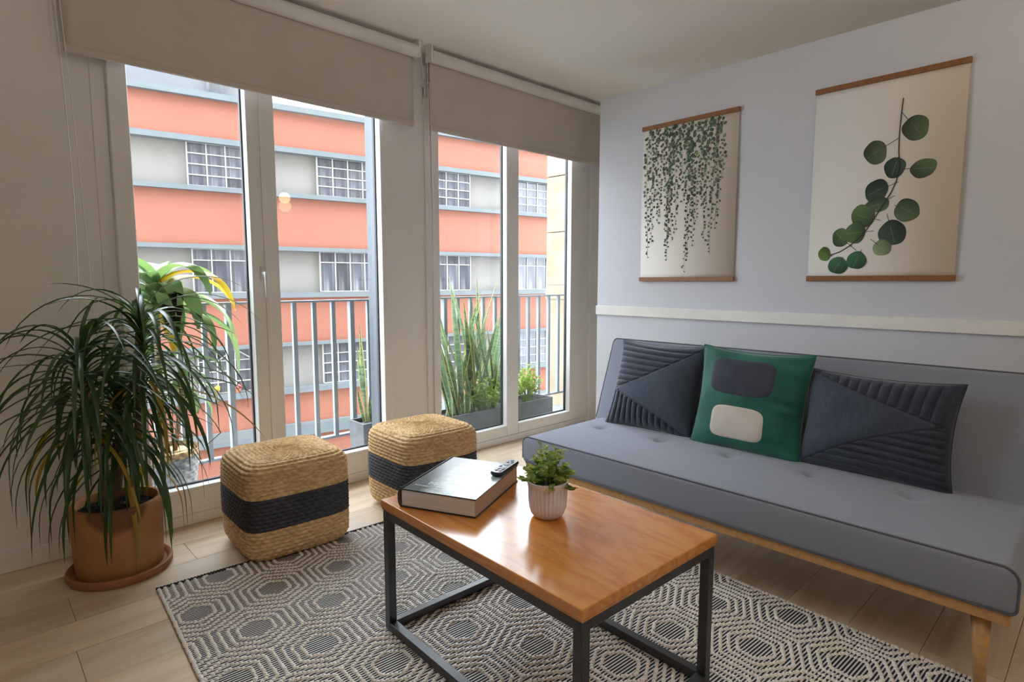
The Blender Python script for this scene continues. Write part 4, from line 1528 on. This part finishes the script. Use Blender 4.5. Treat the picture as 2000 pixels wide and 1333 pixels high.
def pouf_meshes(a, b, Hh):
    """woven rounded block; rows of braid follow the profile from bottom to the middle of the top"""
    r = 0.048
    prof = []          # (inset, z) from bottom centre outwards, up, and to the top centre
    step = 0.0158 / 5

    def seg(p, q):
        L = math.hypot(q[0] - p[0], q[1] - p[1]); n = max(1, int(L / step))
        return [(p[0] + (q[0] - p[0]) * i / n, p[1] + (q[1] - p[1]) * i / n) for i in range(n)]

    def arc(c, a0, a1):
        n = max(3, int(r * abs(a1 - a0) / step))
        return [(c[0] + r * math.cos(a0 + (a1 - a0) * i / n), c[1] + r * math.sin(a0 + (a1 - a0) * i / n)) for i in range(n)]
    m = min(a, b)
    # x here is distance from the axis along the short half side
    prof += [(0.02, 0.0)]
    prof += seg((m - r - 0.02, 0.0), (m - r, 0.0))
    prof += arc((m - r, r), -PI / 2, 0)
    prof += seg((m, r), (m, Hh - r - 0.008))
    prof += arc((m, Hh), 0, 0)[:0]
    prof += arc((m - r, Hh - r - 0.008), 0, PI / 2)
    prof += seg((m - r, Hh - 0.008), (0.004, Hh))
    prof += [(0.002, Hh)]
    P_ = np.array(prof)
    nv = len(P_)
    dl = np.concatenate([[0], np.cumsum(np.hypot(*np.diff(P_, axis=0).T))])
    nu = 52 * 8
    th = np.arange(nu) * 2 * PI / nu
    e = 6.0
    # rounded square outline as unit directions
    cx, sx = np.cos(th), np.sin(th)
    rad = (np.abs(cx) ** e + np.abs(sx) ** e) ** (-1 / e)
    ox, oy = rad * cx, rad * sx
    # arc length around, for even bumps
    per = np.concatenate([[0], np.cumsum(np.hypot(np.diff(np.append(ox, ox[0])) * a, np.diff(np.append(oy, oy[0])) * b))])
    sfrac = per[:-1] / per[-1]
    rowp = dl / 0.0158
    row_i = np.floor(rowp)
    ph = rowp - row_i
    ridge = np.sin(PI * ph) ** 0.7
    bump = np.abs(np.sin(PI * (sfrac[None, :] * 52 + 0.5 * row_i[:, None] + 0.35 * ph[:, None]))) ** 0.6
    disp = 0.0088 * ridge[:, None] * (0.35 + 0.65 * bump)
    # outward normal in the profile plane
    tn = np.gradient(P_, axis=0)
    tl = np.hypot(tn[:, 0], tn[:, 1]) + 1e-9
    nxn, nzn = tn[:, 1] / tl, -tn[:, 0] / tl
    zt = P_[:, 1] / Hh
    bulge = 1 + 0.025 * np.sin(PI * np.clip(zt, 0, 1))
    inset = m - P_[:, 0]
    # taper the inset so that ring shapes shrink evenly towards the middle
    fx = np.clip((a - inset * a / m), 0.002, None) * bulge
    fy = np.clip((b - inset * b / m), 0.002, None) * bulge
    # soft lumps
    lump = 0.003 * np.sin(3 * th)[None, :] * np.sin(PI * zt)[:, None]
    X = ox[None, :] * (fx[:, None]) + (disp * nxn[:, None] + lump) * cx[None, :]
    Y = oy[None, :] * (fy[:, None]) + (disp * nxn[:, None] + lump) * sx[None, :]
    Z = P_[:, 1][:, None] + disp * nzn[:, None] + 0.0 * X
    Z = np.maximum(Z, 0.0)

    def part(nm, i0, i1, m_, captop=False, capbot=False):
        V_ = np.stack([X[i0:i1 + 1], Y[i0:i1 + 1], Z[i0:i1 + 1]], -1).reshape(-1, 3)
        k_ = i1 - i0
        i = np.arange(k_)[:, None]; j = np.arange(nu)[None, :]
        j2 = (j + 1) % nu
        q = np.stack([i * nu + j, i * nu + j2, (i + 1) * nu + j2, (i + 1) * nu + j], -1).reshape(-1, 4)
        me = bpy.data.meshes.new(nm)
        me.vertices.add(len(V_)); me.vertices.foreach_set('co', V_.ravel().astype(np.float32))
        nl = len(q) * 4
        caps = []
        if capbot: caps.append(np.arange(nu)[::-1])
        if captop: caps.append(np.arange(nu) + k_ * nu)
        loops_ = np.concatenate([q.ravel()] + caps) if caps else q.ravel()
        tot_ = np.concatenate([np.full(len(q), 4)] + [np.array([len(c)]) for c in caps]) if caps else np.full(len(q), 4)
        me.loops.add(len(loops_)); me.loops.foreach_set('vertex_index', loops_.astype(np.int32))
        me.polygons.add(len(tot_))
        me.polygons.foreach_set('loop_start', np.concatenate([[0], np.cumsum(tot_)[:-1]]).astype(np.int32))
        me.polygons.foreach_set('loop_total', tot_.astype(np.int32))
        me.update(calc_edges=True); me.validate()
        me.materials.append(MATS[m_])
        me.polygons.foreach_set('use_smooth', [True] * len(me.polygons))
        return me
    # split on whole rows
    up_side = np.where(zt > 0.35)[0][0]
    up_side2 = np.where(zt > 0.665)[0][0]
    i1 = np.where(row_i == row_i[up_side])[0][0]
    i2 = np.where(row_i == row_i[up_side2])[0][0]
    return [('lower_band', part('lower_band', 0, i1, 'seagrass', capbot=True)), ('dark_band', part('dark_band', i1, i2, 'seagrass_black')),
            ('upper_band', part('upper_band', i2, nv - 1, 'seagrass', captop=True))]


PM = pouf_meshes(0.209, 0.199, 0.390)
for (x, y, z, rz, lab) in ((0.962, 2.402, RUGTOP, R(-3), 'woven seagrass pouf with a black band in front of the window handle'),
                           (1.632, 2.350, RUGTOP, R(-2), 'woven seagrass pouf with a black band behind the coffee table')):
    p = tag(empty('woven_pouf', (x, y, z), rz), lab, 'pouf', 'woven poufs by the window')
    for nm, me in PM:
        link(nm, me, p)

# ================================================================== COFFEE TABLE
TT = 0.43
TH = R(-1.7)
tbl = empty('coffee_table', (0.906, 1.536, RUGTOP), TH)
tag(tbl, 'coffee table with an orange wooden top on a black square-tube frame', 'table')
TL, TW = 0.822, 0.542
zt = TT - RUGTOP
top = box('table_top', 0, TW, -TL, 0, zt - 0.024, zt, 'pine_amber', tbl, 0.003)
box('edge_lip', 0.003, TW - 0.003, -TL + 0.003, -0.003, zt - 0.030, zt - 0.0245, 'pine_amber', tbl)
t_ = 0.026
i_ = 0.005
for (x, y) in ((i_, -i_ - t_), (TW - i_ - t_, -i_ - t_), (i_, -TL + i_), (TW - i_ - t_, -TL + i_)):
    box('leg', x, x + t_, y, y + t_, 0, zt - 0.030, 'frame_black', tbl, 0.0015)
for (za, nm) in ((0.0, 'base_bar'), (zt - 0.030 - t_, 'apron_bar')):
    for y in (-i_ - t_, -TL + i_):
        box(nm, i_ + t_, TW - i_ - t_, y, y + t_, za, za + t_, 'frame_black', tbl, 0.0015)
    for x in (i_, TW - i_ - t_):
        box(nm, x, x + t_, -TL + i_ + t_, -i_ - t_, za, za + t_, 'frame_black', tbl, 0.0015)

# ---------------------------------------------------------------- book
# local x from spine to fore edge (short side), local y along the spine
bkx = Vector((1.019 - 0.912, 1.208 - 1.438, 0)).normalized()
bang = math.atan2(bkx.y, bkx.x)
book = empty('book', (1.028, 1.222, TT), bang)
# near corner is at local (BW,0); shift so that local origin is the near end of the spine
BW, BL, BT = 0.252, 0.335, 0.056
book.location = (1.022 - BW * math.cos(bang), 1.218 - BW * math.sin(bang), TT + 0.0006)
tag(book, 'thick hardcover photo book with a misty pale jacket', 'book')
box('back_board', 0.004, BW, 0, BL, 0.0, 0.004, 'book_board', book, 0.001)
box('front_board', 0.004, BW, 0, BL, BT - 0.004, BT - 0.0005, 'book_board', book, 0.001)
cv = box('jacket', 0.002, BW, 0, BL, BT - 0.0004, BT, 'book_jacket', book)
sp_ = MB()
v, f = [], []
n = 10
for j in (0, 1):
    for i in range(n + 1):
        a = PI / 2 + PI * i / n
        v.append((0.010 + 0.012 * math.cos(a), BL * j, BT / 2 + BT / 2 * math.sin(a)))
for i in range(n):
    f.append((i, i + 1, n + 2 + i, n + 1 + i))
so = MB().add(v, f).build('spine', 'book_board', book, smooth=True)
md = so.modifiers.new('thick', 'SOLIDIFY'); md.thickness = 0.003
box('pages', 0.008, BW - 0.004, 0.003, BL - 0.003, 0.004, BT - 0.004, 'book_pages', book)
box('fore_edge', BW - 0.004, BW - 0.0032, 0.003, BL - 0.003, 0.004, BT - 0.004, 'book_fore', book)
# title letters and a smaller line under them, too small to read further
tm = MB()


def text_mesh(body, size, name, parent, loc, m, rot=0.0):
    cu = bpy.data.curves.new(name, 'FONT')
    cu.body = body
    cu.size = size
    tmp = bpy.data.objects.new(name, cu)
    COL.objects.link(tmp)
    dg = bpy.context.evaluated_depsgraph_get()
    me = bpy.data.meshes.new_from_object(tmp.evaluated_get(dg))
    bpy.data.objects.remove(tmp)
    me.materials.clear()
    me.materials.append(MATS[m])
    o = link(name, me, parent)
    o.location = loc
    o.rotation_euler = (0, 0, rot)
    return o


text_mesh('MA', 0.034, 'title_letters', cv, (0.062, 0.060, BT + 0.0006), 'print_white')
lr = random.Random(8)
tb = MB()
x = 0.030
while x < 0.12:
    w = lr.uniform(0.003, 0.007)
    tb.box(x, x + w, 0.042, 0.042 + lr.uniform(0.003, 0.006), BT + 0.0003, BT + 0.0006)
    x += w + 0.002
tb.build('subtitle_line', 'print_white', cv)

# ---------------------------------------------------------------- remote control
rang = math.atan2(1.389 - 1.335, 1.325 - 1.185)
rem = empty('remote_control', (1.255, 1.347, TT + BT + 0.0008), rang)
tag(rem, 'small dark remote control lying on the book', 'remote')


def stadium(L, w, n=10):
    pts = []
    for i in range(n + 1):
        a = -PI / 2 + PI * i / n
        pts.append((L / 2 - w * 0.35 + w * 0.35 * math.cos(a), w / 2 * math.sin(a)))
    for i in range(n + 1):
        a = PI / 2 + PI * i / n
        pts.append((-L / 2 + w * 0.35 + w * 0.35 * math.cos(a), w / 2 * math.sin(a)))
    return pts


def plate(mb, L, w, z0, z1, ins0=0.0, ins1=0.0, c=(0, 0)):
    a = stadium(L - 2 * ins0, w - 2 * ins0); b_ = stadium(L - 2 * ins1, w - 2 * ins1)
    n = len(a)
    v = [(x + c[0], y + c[1], z0) for x, y in a] + [(x + c[0], y + c[1], z1) for x, y in b_]
    mb.add(v, [tuple(reversed(range(n))), tuple(range(n, 2 * n))] + [(i, (i + 1) % n, n + (i + 1) % n, n + i) for i in range(n)])
    return mb


plate(plate(MB(), 0.150, 0.042, 0.0, 0.008, 0.006, 0.0), 0.150, 0.042, 0.008, 0.015, 0.0, 0.002).build('shell', 'remote_black', rem)
plate(MB(), 0.144, 0.037, 0.015, 0.0158).build('face_plate', 'remote_face', rem)
for (x, y, L, w, m) in ((-0.050, 0.006, 0.012, 0.010, 'button_dark'), (-0.052, -0.008, 0.013, 0.010, 'button_red'), (-0.034, -0.010, 0.013, 0.010, 'button_dark'), (-0.032, 0.004, 0.013, 0.010, 'button_grey'),
                        (-0.014, -0.004, 0.020, 0.018, 'button_grey'), (-0.010, 0.011, 0.012, 0.008, 'button_dark'), (0.014, 0.0, 0.026, 0.026, 'button_dark'), (0.014, 0.0, 0.012, 0.012, 'button_grey'),
                        (0.038, 0.008, 0.012, 0.009, 'button_dark'), (0.040, -0.008, 0.012, 0.009, 'button_dark'), (0.056, 0.0, 0.014, 0.010, 'button_dark')):
    plate(MB(), L, w, 0.0158, 0.0175 if L < 0.02 else 0.0166, 0, 0.001, (x, y)).build('button', m, rem)

# ---------------------------------------------------------------- small pot plant
pp = empty('potted_succulent', (1.187, 1.095, TT))
pp.scale = (1.08, 1.08, 1.0)
tag(pp, 'small leafy green plant in a fluted pale lilac pot on the coffee table', 'plant')


def flute(a, z):
    if z < 0.006 or z > 0.090: return 1.0
    k_ = min(1, (0.090 - z) / 0.004, (z - 0.006) / 0.01)
    return 1.0 - 0.085 * k_ * (1 - abs(math.cos(a * 14)) ** 0.30)


prof = [(0.030, 0.0), (0.036, 0.002), (0.044, 0.012), (0.049, 0.028), (0.0515, 0.050), (0.0525, 0.085), (0.0525, 0.0905), (0.0535, 0.092), (0.0540, 0.106), (0.0525, 0.107), (0.0505, 0.106), (0.050, 0.092)]
smooth_by_angle(MB().lathe(prof, 280, rfun=flute).build('pot', 'pot_lilac', pp), 50)
MB().lathe([(0.001, 0.088), (0.0495, 0.090), (0.0495, 0.094), (0.001, 0.097)], 24).build('soil', 'soil', pp)
SML = [leaflet_mesh('leaf', 0.017, 0.0145, 'small_leaf'), leaflet_mesh('leaf', 0.016, 0.0135, 'small_leaf'), leaflet_mesh('leaf', 0.018, 0.015, 'small_leaf_dark')]
sprig_plant(pp, 31, 25, 0.080, 0.212, SML, 12, 1.45, 0.0011, zbase=0.090)

# ================================================================== LAMPS OUT OF VIEW (the room's pendant and an added uplighter)
emit_material('bulb_warm', (1.0, 0.70, 0.36), 9.0)


def point_light(name, loc, w, col, r, parent):
    d = bpy.data.lights.new(name, 'POINT')
    d.energy = w
    d.color = col
    d.shadow_soft_size = r
    o = bpy.data.objects.new(name, d)
    o.location = loc
    COL.objects.link(o)
    o.parent = parent
    return o


pd = empty('pendant_lamp', (2.47, -0.12, 1.93))
tag(pd, 'small bare globe bulb hanging from the ceiling on a thin cord', 'lamp')
g = MB()
ball(g, (0, 0, 0), 0.055, 20, 36)
g.build('bulb', 'bulb_warm', pd, smooth=True)
MB().lathe([(0.02, 0.05), (0.022, 0.10), (0.008, 0.11)], 16).build('socket', 'lamp_metal', pd, smooth=True)
MB().tube([(0, 0, 0.105), (0, 0, CEIL - 1.93)], 0.003, 6).build('cord', 'lamp_metal', pd)
point_light('bulb_light', (0, 0, -0.08), PENDANT_W, (1.0, 0.74, 0.45), 0.06, pd)
fl = tag(empty('added_uplighter', (0.45, -0.95, 0.0)), 'slim black torchere with an upward bowl, added unseen to brighten the ceiling', 'lamp')  # added out of view as fill for the ceiling
MB().lathe([(0.14, 0.0), (0.14, 0.015), (0.02, 0.025)], 32).build('base', 'lamp_metal', fl, smooth=True)
MB().tube([(0, 0, 0.02), (0, 0, 1.70)], 0.012, 12).build('pole', 'lamp_metal', fl, smooth=True)
MB().lathe([(0.02, 1.69), (0.09, 1.72), (0.15, 1.78), (0.17, 1.83), (0.165, 1.83), (0.145, 1.785), (0.085, 1.73), (0.02, 1.705)], 40).build('bowl', 'lamp_metal', fl, smooth=True)
g = MB()
ball(g, (0, 0, 1.765), 0.035, 12, 20)
g.build('bulb', 'bulb_warm', fl, smooth=True)
point_light('ceiling_fill_light', (0, 0, 1.815), UPLIGHT_W, (1.0, 0.90, 0.78), 0.03, fl)
